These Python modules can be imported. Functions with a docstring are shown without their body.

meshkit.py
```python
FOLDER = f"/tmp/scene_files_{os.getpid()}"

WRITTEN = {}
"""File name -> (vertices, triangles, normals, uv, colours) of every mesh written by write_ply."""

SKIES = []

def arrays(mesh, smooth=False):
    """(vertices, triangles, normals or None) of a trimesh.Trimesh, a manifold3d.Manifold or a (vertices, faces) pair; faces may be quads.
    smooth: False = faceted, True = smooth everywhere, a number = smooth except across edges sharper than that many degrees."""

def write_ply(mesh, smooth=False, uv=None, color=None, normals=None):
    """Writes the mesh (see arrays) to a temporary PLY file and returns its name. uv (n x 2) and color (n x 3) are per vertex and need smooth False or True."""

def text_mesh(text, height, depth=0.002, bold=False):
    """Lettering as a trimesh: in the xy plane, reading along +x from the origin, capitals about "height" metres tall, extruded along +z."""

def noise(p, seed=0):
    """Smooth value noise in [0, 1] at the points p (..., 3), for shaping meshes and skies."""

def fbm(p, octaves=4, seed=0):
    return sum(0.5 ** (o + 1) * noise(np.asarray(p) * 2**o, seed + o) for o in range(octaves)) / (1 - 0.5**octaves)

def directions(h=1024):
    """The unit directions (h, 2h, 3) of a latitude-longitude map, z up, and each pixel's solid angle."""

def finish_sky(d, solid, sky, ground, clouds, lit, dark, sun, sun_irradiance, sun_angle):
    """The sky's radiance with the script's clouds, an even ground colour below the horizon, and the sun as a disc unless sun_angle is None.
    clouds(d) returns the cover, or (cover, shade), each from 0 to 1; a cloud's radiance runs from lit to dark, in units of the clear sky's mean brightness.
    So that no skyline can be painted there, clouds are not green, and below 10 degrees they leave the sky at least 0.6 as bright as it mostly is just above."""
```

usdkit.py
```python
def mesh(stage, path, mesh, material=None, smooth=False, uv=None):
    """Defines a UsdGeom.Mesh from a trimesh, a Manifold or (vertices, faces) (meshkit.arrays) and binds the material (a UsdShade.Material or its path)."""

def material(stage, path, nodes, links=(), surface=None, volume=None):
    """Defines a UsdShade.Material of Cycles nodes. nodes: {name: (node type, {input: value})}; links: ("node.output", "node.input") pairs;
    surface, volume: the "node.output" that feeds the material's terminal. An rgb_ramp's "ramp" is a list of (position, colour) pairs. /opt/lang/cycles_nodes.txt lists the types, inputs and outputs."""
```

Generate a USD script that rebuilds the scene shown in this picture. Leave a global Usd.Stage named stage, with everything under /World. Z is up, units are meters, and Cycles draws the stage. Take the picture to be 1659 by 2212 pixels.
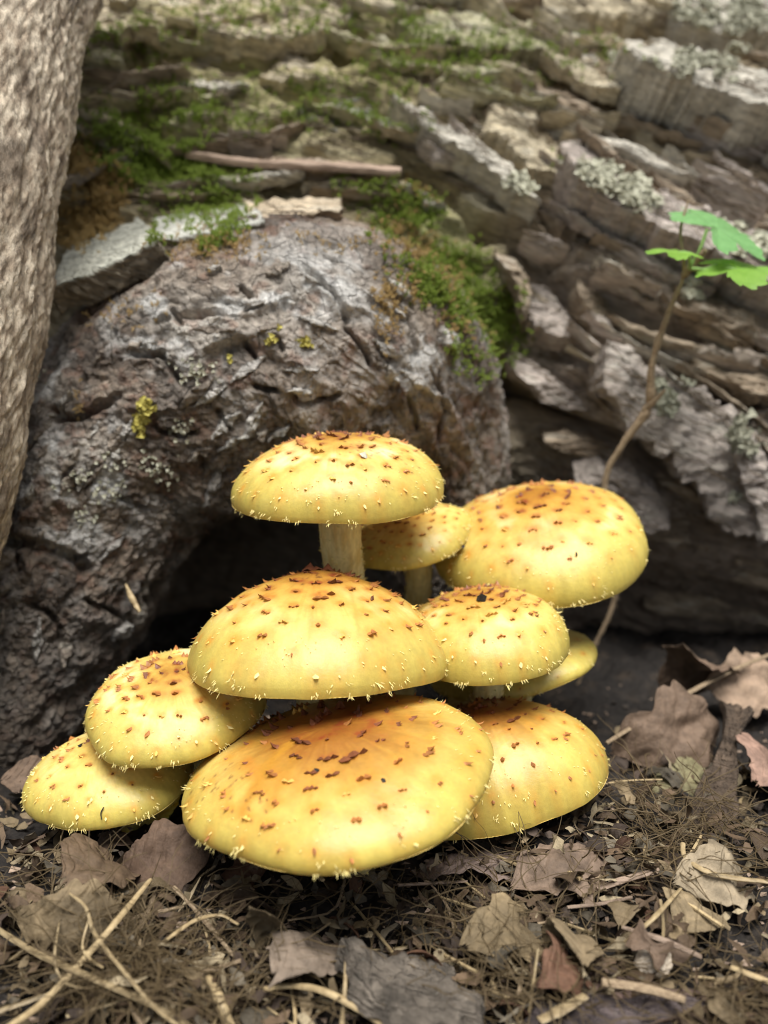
import math
import numpy as np
import trimesh
import usdkit
from meshkit import noise, fbm
from scipy.optimize import least_squares
from pxr import Usd, UsdGeom, UsdLux, UsdShade, Gf, Sdf, Vt

stage = Usd.Stage.CreateInMemory()
UsdGeom.SetStageUpAxis(stage, 'Z')
UsdGeom.SetStageMetersPerUnit(stage, 1.0)
UsdGeom.Xform.Define(stage, '/World')
UsdGeom.Scope.Define(stage, '/World/Looks')
T = Sdf.ValueTypeNames

# ------------------------------------------------------------------ camera
EYE = np.array([0.0, 0.0, 0.137])
PITCH = math.radians(10)
K = 0.4142                               # tangent of half the horizontal field of view
FW = np.array([0, math.cos(PITCH), -math.sin(PITCH)])
UP = np.array([0, math.sin(PITCH), math.cos(PITCH)])
RT = np.array([1.0, 0, 0])
cam = UsdGeom.Camera.Define(stage, '/World/camera')
FOCAL = 26.0
cam.CreateFocalLengthAttr(FOCAL)
cam.CreateHorizontalApertureAttr(2 * K * FOCAL)
cam.CreateVerticalApertureAttr(2 * K * FOCAL * 4 / 3)
cam.CreateClippingRangeAttr(Gf.Vec2f(0.01, 1000))
cam.CreateFStopAttr(6.8)
cam.CreateFocusDistanceAttr(0.262)
EXPOSURE = 2.2
cam.CreateExposureAttr(EXPOSURE)
M = np.eye(4)
M[0, :3], M[1, :3], M[2, :3], M[3, :3] = RT, UP, -FW, EYE
cam.AddTransformOp().Set(Gf.Matrix4d(*M.ravel().tolist()))

# ------------------------------------------------------------------ sky and sun (soft light under a bright, hazy canopy)
SUN_EL, SUN_AZ = math.radians(68), math.radians(170)      # azimuth from +y towards +x
usdkit.material(stage, '/World/Looks/sky', {
    'sky': ('sky_texture', {'sky_type': 'single_scattering', 'sun_disc': False, 'sun_elevation': SUN_EL, 'sun_rotation': SUN_AZ}),
    'cloud': ('color', {'value': (1.52, 1.52, 1.48)}),
    'n': ('noise_texture', {'scale': 1.6, 'detail': 5}),
    'rr': ('rgb_ramp', {'ramp': [(0.25, (0.6, 0.6, 0.6)), (0.6, (0.95, 0.95, 0.95))]}),
    'mix': ('mix', {'fac': 0.8}),
    'bg': ('background_shader', {'strength': 0.06})},
    [('n.fac', 'rr.fac'), ('rr.color', 'mix.fac'), ('sky.color', 'mix.color1'), ('cloud.color', 'mix.color2'), ('mix.color', 'bg.color')],
    surface='bg.background')
dome = UsdLux.DomeLight.Define(stage, '/World/sky')
UsdShade.MaterialBindingAPI.Apply(dome.GetPrim()).Bind(UsdShade.Material.Get(stage, '/World/Looks/sky'))
dome.GetPrim().SetCustomDataByKey('kind', 'structure')
sun = UsdLux.DistantLight.Define(stage, '/World/sun')
sun.CreateIntensityAttr(0.40)
sun.CreateAngleAttr(38.0)
sun.CreateNormalizeAttr(True)
sun.CreateColorAttr(Gf.Vec3f(1.0, 0.985, 0.955))
sd = np.array([math.sin(SUN_AZ) * math.cos(SUN_EL), math.cos(SUN_AZ) * math.cos(SUN_EL), math.sin(SUN_EL)])
zx = np.cross([0, 0, 1.0], sd); zx /= np.linalg.norm(zx)
S = np.eye(4); S[0, :3], S[1, :3], S[2, :3] = zx, np.cross(sd, zx), sd
sun.AddTransformOp().Set(Gf.Matrix4d(*S.ravel().tolist()))

# ------------------------------------------------------------------ helpers
def smooth01(x):
    x = np.clip(x, 0, 1)
    return x * x * (3 - 2 * x)

def ray(px, py):
    """direction through a point of the photograph, measured on a 1659 x 2212 copy of it"""
    px, py = np.asarray(px, float), np.asarray(py, float)
    return FW + ((px - 829.5) / 829.5 * K)[..., None] * RT + ((1106 - py) / 829.5 * K)[..., None] * UP

def P(px, py, Y):
    d = ray(px, py)
    return EYE + d * (np.asarray(Y, float) / d[..., 1])[..., None]

def proj(p):
    d = np.asarray(p) - EYE
    w = d @ FW
    return 829.5 + (d @ RT) / w / K * 829.5, 1106 - (d @ UP) / w / K * 829.5

def MPP(Y):
    return 2 * K * (Y / math.cos(PITCH)) / 1659        # rough metres per pixel at that depth

USED = {}
def path_for(name, parent=None):
    base = (str(parent.GetPath()) if parent else '/World') + '/' + name
    n = USED.get(base, -1) + 1
    USED[base] = n
    return base if n == 0 else f'{base}_{n:03d}'

def thing(name, label, cat, group=None, kind=None, loc=(0, 0, 0)):
    x = UsdGeom.Xform.Define(stage, path_for(name))
    x.AddTranslateOp().Set(Gf.Vec3d(*map(float, loc)))
    p = x.GetPrim()
    tag(p, label, cat, group, kind)
    return p

def tag(p, label=None, cat=None, group=None, kind=None):
    for k, v in (('label', label), ('category', cat), ('group', group), ('kind', kind)):
        if v:
            p.SetCustomDataByKey(k, v)
    return p

def obj(name, mesh, mat, parent=None, smooth=True, col=None, kind=None, off=None):
    if off is not None:
        v, f = (mesh.vertices, mesh.faces) if hasattr(mesh, 'vertices') else mesh
        mesh = (np.asarray(v) - np.asarray(off), f)
    m = usdkit.mesh(stage, path_for(name, parent), mesh, mat, smooth=smooth)
    if col is not None:
        UsdGeom.PrimvarsAPI(m).CreatePrimvar('tone', T.Color3fArray, 'vertex').Set(Vt.Vec3fArray.FromNumpy(np.asarray(col, np.float32)))
    if kind:
        m.GetPrim().SetCustomDataByKey('kind', kind)
    return m.GetPrim()

def grid_faces(n, m, wrap=False):
    i, j = np.meshgrid(np.arange(n - 1), np.arange(m if wrap else m - 1), indexing='ij')
    a, b = i * m + j, i * m + (j + 1) % m
    c, d = b + m, a + m
    return np.stack([a, b, c, d], -1).reshape(-1, 4)

def tri(q):
    q = np.asarray(q)
    return np.vstack([q[:, [0, 1, 2]], q[:, [0, 2, 3]]])

def join(parts):
    vs, fs, n = [], [], 0
    for v, f in parts:
        f = np.asarray(f)
        if f.shape[1] == 4:
            f = tri(f)
        vs.append(np.asarray(v)); fs.append(f + n); n += len(v)
    return np.vstack(vs), np.vstack(fs)

def skirt(v, rim, m, rows=5, amp=.004, freq=420, seed=0):
    """extra vertices and faces for a ragged side wall between the rim of a top sheet and the same rim m vertices further on"""
    a, b = v[rim], v[rim + m]
    add, n0, prev, faces = [], len(v), rim, []
    for k in range(1, rows + 1):
        if k < rows:
            p = a + (b - a) * (k / rows)
            mid = a.mean(0)
            out = p - mid; out /= np.linalg.norm(out, axis=1, keepdims=True) + 1e-12
            p = p + out * (amp * (fbm(p * np.array([freq, freq, freq * .6]), 3, seed + k) - .55))[:, None]
            add.append(p); cur = n0 + (k - 1) * len(rim) + np.arange(len(rim))
        else:
            cur = rim + m
        pr, cr = np.roll(prev, -1), np.roll(cur, -1)
        faces += [np.stack([prev, pr, cr], 1), np.stack([prev, cr, cur], 1)]
        prev = cur
    return np.vstack([v] + add), np.vstack(faces)

def resample(p, n):
    p = np.asarray(p, float)
    if len(p) > 2:                                        # Catmull-Rom through the points
        q = np.vstack([2 * p[0] - p[1], p, 2 * p[-1] - p[-2]])
        out = []
        for k in range(1, len(q) - 2):
            t = np.linspace(0, 1, 24, endpoint=False)[:, None]
            a, b, c, d = q[k - 1], q[k], q[k + 1], q[k + 2]
            out.append(0.5 * (2 * b + (c - a) * t + (2 * a - 5 * b + 4 * c - d) * t ** 2 + (3 * b - a - 3 * c + d) * t ** 3))
        p = np.vstack(out + [p[-1:]])
    s = np.r_[0, np.cumsum(np.linalg.norm(np.diff(p, axis=0), axis=1))]
    x = np.linspace(0, s[-1], n)
    return np.stack([np.interp(x, s, p[:, k]) for k in range(p.shape[1])], 1)

def frames(c):
    t = np.gradient(c, axis=0); t /= np.linalg.norm(t, axis=1, keepdims=True)
    a = np.cross(t[0], [0.0, 0.0, 1.0] if abs(t[0][2]) < 0.9 else [1.0, 0, 0]); a /= np.linalg.norm(a)
    A = [a]
    for k in range(1, len(c)):
        a = A[-1] - t[k] * (A[-1] @ t[k]); A.append(a / np.linalg.norm(a))
    A = np.array(A)
    return t, A, np.cross(t, A)

def tube(c, r, sides=8, flat=1.0, cap=True):
    c = np.asarray(c, float); r = np.broadcast_to(r, (len(c),))
    t, A, B = frames(c)
    g = np.arange(sides) * 2 * math.pi / sides
    v = c[:, None] + r[:, None, None] * (np.cos(g)[None, :, None] * A[:, None] + flat * np.sin(g)[None, :, None] * B[:, None])
    v = v.reshape(-1, 3); f = tri(grid_faces(len(c), sides, True))
    if cap:
        n = len(v)
        v = np.vstack([v, c[0], c[-1]])
        k = np.arange(sides)
        f = np.vstack([f, np.stack([(k + 1) % sides, k, np.full(sides, n)], 1),
                       np.stack([n - sides + k, n - sides + (k + 1) % sides, np.full(sides, n + 1)], 1)])
    return v, f[:, ::-1]

def polydist(px, py, line):
    """distance in photo pixels to a polyline, and the position along it (0..1)"""
    line = resample(line, 14)
    best = np.full(px.shape, 1e9); at = np.zeros(px.shape)
    for k in range(len(line) - 1):
        a, b = line[k], line[k + 1]
        d = b - a
        t = np.clip(((px - a[0]) * d[0] + (py - a[1]) * d[1]) / (d @ d + 1e-9), 0, 1)
        e = np.hypot(px - a[0] - t * d[0], py - a[1] - t * d[1])
        w = e < best
        best = np.where(w, e, best); at = np.where(w, (k + t) / (len(line) - 1), at)
    return best, at

def lerp(a, b, w):
    return a + (b - a) * np.asarray(w)[..., None]

def ell(px, py, cx, cy, rx, ry, rot=0):
    c, s = math.cos(math.radians(rot)), math.sin(math.radians(rot))
    dx, dy = px - cx, py - cy
    return np.exp(-(((dx * c + dy * s) / rx) ** 2 + ((-dx * s + dy * c) / ry) ** 2) * 1.2)

# ------------------------------------------------------------------ materials
def mat(name, nodes, links, surface='p.BSDF'):
    return usdkit.material(stage, '/World/Looks/' + name, nodes, links, surface=surface)

def tone_mat(name, speck=((0.35, 0.6), (0.75, 1.5)), scale=900, fine=3000, bump=0.5, dist=0.0008, rough=0.75, spec=0.3, stretch=(1, 1, 1), fleck=None, turn=0.0, sss=0, crack=None):
    """a material that takes its broad colour from the mesh and breaks it up with fine procedural grain"""
    nodes = {'g': ('geometry', {}), 'map': ('mapping', {'scale': stretch}), 'vr': ('vector_rotate', {'rotate_type': 'y_axis', 'angle': turn}),
             't': ('attribute', {'attribute': 'tone'}),
             'n': ('noise_texture', {'scale': scale, 'detail': 8, 'roughness': 0.7}),
             'n2': ('noise_texture', {'scale': fine, 'detail': 3, 'roughness': 0.6}),
             'r': ('rgb_ramp', {'ramp': [(speck[0][0], (speck[0][1],) * 3), (speck[1][0], (speck[1][1],) * 3)]}),
             'm': ('mix', {'mix_type': 'multiply', 'fac': 1.0}),
             'add': ('math', {'math_type': 'multiply_add', 'value2': 0.35}),
             'b': ('bump', {'strength': bump, 'distance': dist}),
             'p': ('principled_bsdf', {'roughness': rough, 'specular_ior_level': spec})}
    links = [('g.position', 'vr.vector'), ('vr.vector', 'map.vector'), ('map.vector', 'n.vector'), ('g.position', 'n2.vector'), ('n.fac', 'r.fac'), ('t.color', 'm.color1'), ('r.color', 'm.color2'),
             ('n2.fac', 'add.value1'), ('n.fac', 'add.value3'), ('add.value', 'b.height'), ('b.normal', 'p.normal')]
    if sss:
        nodes['p'][1].update({'subsurface_weight': sss, 'subsurface_scale': 0.003, 'subsurface_radius': (1.0, 0.7, 0.25)})
    if crack:
        nodes['cn'] = ('noise_texture', {'scale': crack[0] * .9, 'detail': 4, 'roughness': 0.6})
        nodes['cs'] = ('vector_math', {'math_type': 'scale', 'scale': crack[1]})
        nodes['ca'] = ('vector_math', {'math_type': 'add'})
        nodes['cv'] = ('voronoi_texture', {'feature': 'distance_to_edge', 'scale': crack[0]})
        nodes['cr'] = ('map_range', {'from_min': 0.0, 'from_max': 0.10, 'to_min': -crack[2], 'to_max': 0.0, 'clamp': True})
        nodes['c+'.replace('+', 'sum')] = ('math', {'math_type': 'add'})
        links.remove(('add.value', 'b.height'))
        links += [('map.vector', 'cn.vector'), ('cn.color', 'cs.vector1'), ('map.vector', 'ca.vector1'), ('cs.vector', 'ca.vector2'), ('ca.vector', 'cv.vector'), ('cv.distance', 'cr.value'),
                  ('cr.result', 'csum.value1'), ('add.value', 'csum.value2'), ('csum.value', 'b.height')]
    last = 'm.color'
    if fleck:
        for i, (sc, lo, hi, c) in enumerate(fleck):
            nodes[f'fn{i}'] = ('noise_texture', {'scale': sc, 'detail': 4, 'roughness': 0.65})
            nodes[f'fr{i}'] = ('rgb_ramp', {'ramp': [(lo, (0, 0, 0)), (hi, (1, 1, 1))]})
            nodes[f'fm{i}'] = ('mix', {'color2': c})
            nodes[f'fo{i}'] = ('mapping', {'location': (0.13 * (i + 1), 0.31, 0.07)})
            links += [('g.position', f'fo{i}.vector'), (f'fo{i}.vector', f'fn{i}.vector'), (f'fn{i}.fac', f'fr{i}.fac'), (f'fr{i}.color', f'fm{i}.fac'), (last, f'fm{i}.color1')]
            last = f'fm{i}.color'
    links.append((last, 'p.base_color'))
    return mat(name, nodes, links)

def plain_mat(name, ca, cb, scale=600, rough=0.7, bump=0.3, dist=0.0006, spec=0.3, stretch=(1, 1, 1), trans=None, vary=0.5):
    """two-tone procedural material; object_info.random shifts the brightness of repeats"""
    nodes = {'g': ('geometry', {}), 'map': ('mapping', {'scale': stretch}),
             'n': ('noise_texture', {'scale': scale, 'detail': 6, 'roughness': 0.65}),
             'r': ('rgb_ramp', {'ramp': [(0.3, ca), (0.7, cb)]}),
             'o': ('object_info', {}), 'mr': ('map_range', {'to_min': 1 - vary / 2, 'to_max': 1 + vary / 2}),
             'm': ('vector_math', {'math_type': 'scale'}),
             'b': ('bump', {'strength': bump, 'distance': dist}),
             'p': ('principled_bsdf', {'roughness': rough, 'specular_ior_level': spec})}
    links = [('g.position', 'map.vector'), ('map.vector', 'n.vector'), ('n.fac', 'r.fac'), ('r.color', 'm.vector1'), ('o.random', 'mr.value'), ('mr.result', 'm.scale'),
             ('m.vector', 'p.base_color'), ('n.fac', 'b.height'), ('b.normal', 'p.normal')]
    surf = 'p.BSDF'
    if trans:
        nodes['t'] = ('translucent_bsdf', {'color': trans}); nodes['mx'] = ('mix_closure', {'fac': 0.35})
        links += [('p.BSDF', 'mx.closure1'), ('t.BSDF', 'mx.closure2')]
        surf = 'mx.closure'
    return mat(name, nodes, links, surf)

def strand_mat(name, stops, rough=0.6, trans=0.3):
    nodes = {'h': ('hair_info', {}), 'r': ('rgb_ramp', {'ramp': stops}),
             'p': ('principled_bsdf', {'roughness': rough, 'specular_ior_level': 0.25}), 't': ('translucent_bsdf', {}), 'mx': ('mix_closure', {'fac': trans})}
    return mat(name, nodes, [('h.index', 'r.fac'), ('r.color', 'p.base_color'), ('r.color', 't.color'), ('p.BSDF', 'mx.closure1'), ('t.BSDF', 'mx.closure2')], 'mx.closure')

ROOT_BARK = tone_mat('root_bark', speck=((0.3, 0.45), (0.72, 1.6)), scale=420, fine=2600, bump=1.0, dist=0.0022, rough=0.5, spec=0.55, crack=(150, .010, .55),
                     fleck=[(1500, 0.66, 0.72, (0.42, 0.42, 0.36)), (700, 0.63, 0.72, (0.025, 0.02, 0.018)), (950, 0.70, 0.76, (0.30, 0.31, 0.24))])
LOG_BARK = tone_mat('log_bark', speck=((0.3, 0.5), (0.72, 1.5)), scale=330, fine=1800, bump=1.0, dist=0.0026, rough=0.78, spec=0.28, crack=(120, .012, .5), stretch=(0.22, 1, 1.8), turn=-0.33,
                    fleck=[(800, 0.68, 0.75, (0.42, 0.41, 0.34))])
TRUNK_BARK = tone_mat('trunk_bark', speck=((0.3, 0.45), (0.72, 1.55)), scale=520, fine=2400, bump=0.7, dist=0.0012, rough=0.8, spec=0.2, stretch=(1.3, 1.3, 0.6))
SOIL = tone_mat('soil', speck=((0.3, 0.4), (0.75, 1.7)), scale=500, fine=2200, bump=0.9, dist=0.0015, rough=0.85, spec=0.25)
CAP = tone_mat('mushroom_cap', speck=((0.25, 0.86), (0.75, 1.10)), scale=650, fine=3200, bump=0.3, dist=0.0004, rough=0.40, spec=0.40, sss=0.15)
STEM = tone_mat('mushroom_stem', speck=((0.3, 0.75), (0.7, 1.15)), scale=900, fine=2500, bump=0.7, dist=0.0006, rough=0.7, spec=0.25, stretch=(1, 1, 0.35), sss=0.2)
LEAF = tone_mat('dead_leaf', speck=((0.3, 0.65), (0.7, 1.3)), scale=350, fine=1500, bump=0.7, dist=0.0008, rough=0.65, spec=0.18)
SCALE_MATS = [plain_mat('scale_dark', (0.10, 0.030, 0.014), (0.20, 0.072, 0.030), rough=0.5, vary=0.6),
              plain_mat('scale_brown', (0.22, 0.080, 0.022), (0.38, 0.16, 0.042), rough=0.5, vary=0.5),
              plain_mat('scale_ochre', (0.50, 0.28, 0.06), (0.66, 0.42, 0.11), rough=0.55, vary=0.4),
              plain_mat('scale_pale', (0.62, 0.50, 0.17), (0.72, 0.60, 0.25), rough=0.6, vary=0.25)]
GILL = plain_mat('gills', (0.55, 0.42, 0.13), (0.62, 0.48, 0.17), vary=0.1)
STRAW = plain_mat('straw', (0.19, 0.135, 0.068), (0.38, 0.29, 0.16), scale=500, rough=0.5, vary=0.6)
TWIGM = plain_mat('twig_bark', (0.16, 0.11, 0.065), (0.36, 0.27, 0.17), scale=900, rough=0.75, bump=0.8, dist=0.001, vary=0.2)
WOOD = plain_mat('split_wood', (0.13, 0.088, 0.06), (0.36, 0.265, 0.195), scale=700, rough=0.7, bump=0.6, dist=0.001, stretch=(0.15, 1, 1.5), vary=0.5)
GREEN_LEAF = plain_mat('green_leaf', (0.17, 0.33, 0.045), (0.24, 0.42, 0.07), scale=300, rough=0.42, bump=0.2, trans=(0.28, 0.55, 0.06), vary=0.3)
TEAL_LEAF = plain_mat('teal_leaf', (0.14, 0.30, 0.10), (0.21, 0.41, 0.15), scale=300, rough=0.38, bump=0.2, trans=(0.18, 0.45, 0.12), vary=0.1)
GREEN_STEM = plain_mat('green_stem', (0.20, 0.32, 0.10), (0.28, 0.42, 0.14), rough=0.5, vary=0.1)
LICHEN = plain_mat('grey_lichen', (0.24, 0.235, 0.17), (0.48, 0.465, 0.36), scale=500, rough=0.85, bump=0.4, vary=0.3)
YELLOW_LICHEN = plain_mat('yellow_lichen', (0.26, 0.22, 0.04), (0.42, 0.37, 0.10), scale=700, rough=0.85, vary=0.2)
MOSS_GREEN = strand_mat('moss_green', [(0, (0.17, 0.23, 0.035)), (0.5, (0.38, 0.47, 0.09)), (1, (0.62, 0.68, 0.22))])
MOSS_TAN = strand_mat('moss_tan', [(0, (0.36, 0.25, 0.10)), (0.5, (0.68, 0.53, 0.26)), (1, (0.85, 0.74, 0.48))])
FIBRE = strand_mat('dry_fibre', [(0, (0.10, 0.07, 0.035)), (0.5, (0.25, 0.19, 0.105)), (1, (0.48, 0.40, 0.26))], trans=0.15)
WOODFIB = strand_mat('wood_fibre', [(0, (0.12, 0.09, 0.06)), (0.5, (0.34, 0.28, 0.20)), (1, (0.56, 0.50, 0.40))], trans=0.05)
DIRT = plain_mat('dark_dirt', (0.012, 0.010, 0.008), (0.04, 0.035, 0.03), vary=0.3)
PEBBLE = plain_mat('pale_pebble', (0.36, 0.29, 0.21), (0.55, 0.47, 0.37), scale=250, rough=0.6, vary=0.2)

# ------------------------------------------------------------------ the ground
def soil_z(x, y):
    p = np.stack([x, y, np.zeros_like(x)], -1)
    z = 0.020 * (fbm(p * 14, 4, 3) - 0.5) + 0.010 * (fbm(p * 70, 4, 5) - 0.5) + 0.004 * (fbm(p * 330, 3, 6) - 0.5)
    return z - 0.011 - 0.02 * smooth01((0.26 - y) / 0.2)

def spread(a, b, n, far, m):
    mid = np.linspace(a, b, n); k = (np.geomspace(1, 1 + far, m + 1) - 1)[1:]
    return np.r_[a - k[::-1], mid, b + k]

gx = spread(-0.30, 0.36, 500, 5.0, 30)
gy = spread(0.06, 0.50, 330, 5.0, 30)
GX, GY = np.meshgrid(gx, gy)
GZ = soil_z(GX, GY)
gv = np.stack([GX, GY, GZ], -1).reshape(-1, 3)
k1 = fbm(gv * 30, 4, 11)[:, None]; k2 = fbm(gv * 120, 3, 12)[:, None]
gcol = np.array([0.020, 0.0165, 0.014]) * (0.5 + 1.2 * k1) + np.array([0.08, 0.055, 0.034]) * smooth01((k2 - 0.5) * 3) * 0.6
gf = tri(grid_faces(len(gy), len(gx)))
p = obj('ground', (gv, gf), SOIL, col=gcol); tag(p, kind='structure', label='dark crumbly forest soil under the leaf litter')

def on_ground(px, py, lift=0.0):
    d = ray(px, py)
    t = -EYE[2] / d[..., 2]
    q = EYE + d * t[..., None]
    for _ in range(6):
        z = soil_z(q[..., 0], q[..., 1]) + lift
        t = (z - EYE[2]) / d[..., 2]
        q = EYE + d * t[..., None]
    return q
# ------------------------------------------------------------------ the fallen log: a lying trunk that slopes down to the right
PROF = np.array([(0.48, -0.06), (0.48, 0.0), (0.475, 0.03), (0.455, 0.06), (0.43, 0.085), (0.415, 0.11), (0.412, 0.135), (0.422, 0.17), (0.442, 0.21), (0.47, 0.255), (0.51, 0.31), (0.56, 0.365), (0.63, 0.43), (0.74, 0.48)])
from scipy.interpolate import PchipInterpolator
_pf = PchipInterpolator(PROF[:, 1], PROF[:, 0])
def shift(x):
    return -0.085 * np.tanh(np.asarray(x) / 0.35)
def fy(z):
    return _pf(np.clip(z, -0.06, 0.48)) + np.where(z > 0.48, (z - 0.48) * 6, 0)

def on_log(px, py):
    """where the line of sight through a photo point meets the log's smooth front, and the normal there"""
    px, py = np.broadcast_arrays(np.asarray(px, float), np.asarray(py, float))
    shape = px.shape
    d = ray(px.ravel(), py.ravel())
    d = d / d[:, 1:2]
    lo = np.full(len(d), 0.30); hi = np.full(len(d), 0.95)
    ys = np.linspace(0.33, 0.95, 120)
    q = EYE + d[:, None] * ys[None, :, None]
    inside = q[..., 1] - fy(q[..., 2] - shift(q[..., 0])) > 0
    k = np.maximum(np.argmax(inside, 1), 1)
    lo, hi = ys[k - 1], ys[k]
    for _ in range(18):
        mid = (lo + hi) / 2
        p = EYE + d * mid[:, None]
        ins = p[:, 1] - fy(p[:, 2] - shift(p[:, 0])) > 0
        hi = np.where(ins, mid, hi); lo = np.where(ins, lo, mid)
    p = EYE + d * hi[:, None]
    return p.reshape(shape + (3,)), log_normal(p).reshape(shape + (3,))

def log_normal(p):
    e = 0.002
    x, z = p[..., 0], p[..., 2]
    fx = (fy(z - shift(x + e)) - fy(z - shift(x - e))) / (2 * e)
    fz = (fy(z + e - shift(x)) - fy(z - e - shift(x))) / (2 * e)
    n = np.stack([fx, -np.ones_like(fx), fz], -1)
    return n / np.linalg.norm(n, axis=-1, keepdims=True)

CREVICES = [  # photo polyline, half width in photo pixels, depth in metres
    ([(215, 180), (330, 175), (415, 152), (500, 165), (650, 160), (730, 125), (850, 135), (930, 175)], 13, 0.022),
    ([(725, 140), (780, 125), (845, 140)], 26, 0.030),
    ([(740, 10), (830, 35), (1030, 47), (1155, 65), (1280, 85), (1430, 100), (1659, 140), (1800, 160)], 15, 0.030),
    ([(1420, 0), (1500, 15), (1580, 5)], 22, 0.03),
    ([(1110, 240), (1220, 285), (1330, 318), (1405, 362), (1480, 398), (1580, 428), (1659, 442), (1800, 470)], 22, 0.035),
    ([(900, 290), (1000, 330), (1090, 410), (1180, 480), (1230, 540)], 13, 0.020),
    ([(860, 160), (920, 200), (1010, 275), (1022, 300)], 12, 0.018),
    ([(865, 375), (960, 440), (1050, 510), (1150, 520), (1220, 570)], 16, 0.022),
    ([(1130, 560), (1220, 610), (1350, 680), (1480, 720), (1659, 740)], 26, 0.03),
    ([(1230, 700), (1330, 760), (1420, 800), (1560, 840), (1659, 850)], 30, 0.03),
    ([(1090, 760), (1150, 850), (1240, 930), (1380, 980), (1480, 1060)], 26, 0.03),
    ([(570, 300), (700, 290), (800, 320)], 8, 0.008),
    ([(560, 420), (700, 415), (860, 395)], 10, 0.014),
    ([(210, 250), (260, 215), (300, 160)], 12, 0.016),
]
def log_height(p):
    px, py = proj(p)
    x = p[..., 0]; q = p[..., 2] + 0.33 * x                      # across the grain
    w = fbm(p * 9, 3, 21) - 0.5
    g = np.stack([x * 7, q * 60 + w * 5, p[..., 1] * 20], -1)
    r1 = 1 - np.abs(2 * fbm(g, 3, 22) - 1)                       # long ridges along the grain
    g2 = np.stack([x * 22, q * 150 + w * 9, p[..., 1] * 60], -1)
    r2 = 1 - np.abs(2 * fbm(g2, 3, 23) - 1)
    st = q * 38 + 2.2 * fbm(p * np.array([10, 20, 20]), 3, 24)
    step = (st - np.floor(st)); step = smooth01(np.clip(step * 3.2, 0, 1)) * (1 - step)   # ledges with a steep lower side
    h = 0.022 * (fbm(p * 13, 3, 25) - 0.5) + 0.012 * (fbm(p * np.array([34, 60, 60]), 3, 20) - 0.5) + 0.011 * (r1 - 0.5) + 0.006 * (r2 - 0.5) + 0.0045 * (step - 0.3) + 0.009 * (fbm(p * 120, 4, 26) - 0.5) + 0.004 * (fbm(p * 420, 3, 27) - 0.5)
    jx = px + 26 * (fbm(p * 40, 3, 28) - 0.5); jy = py + 34 * (fbm(p * 55, 3, 29) - 0.5)
    for line, hw, dep in CREVICES:
        d, t = polydist(jx, jy, line)
        h = h - dep * smooth01(1.6 - d / hw) * smooth01(np.minimum(t, 1 - t) * 8 + 0.35)
    h = h - 0.045 * ell(px, py, 1160, 880, 140, 240)
    # the log has a cavity behind the root's arch
    h = h - 0.07 * ell(px, py, 540, 1260, 300, 240)
    return h, px, py

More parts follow.
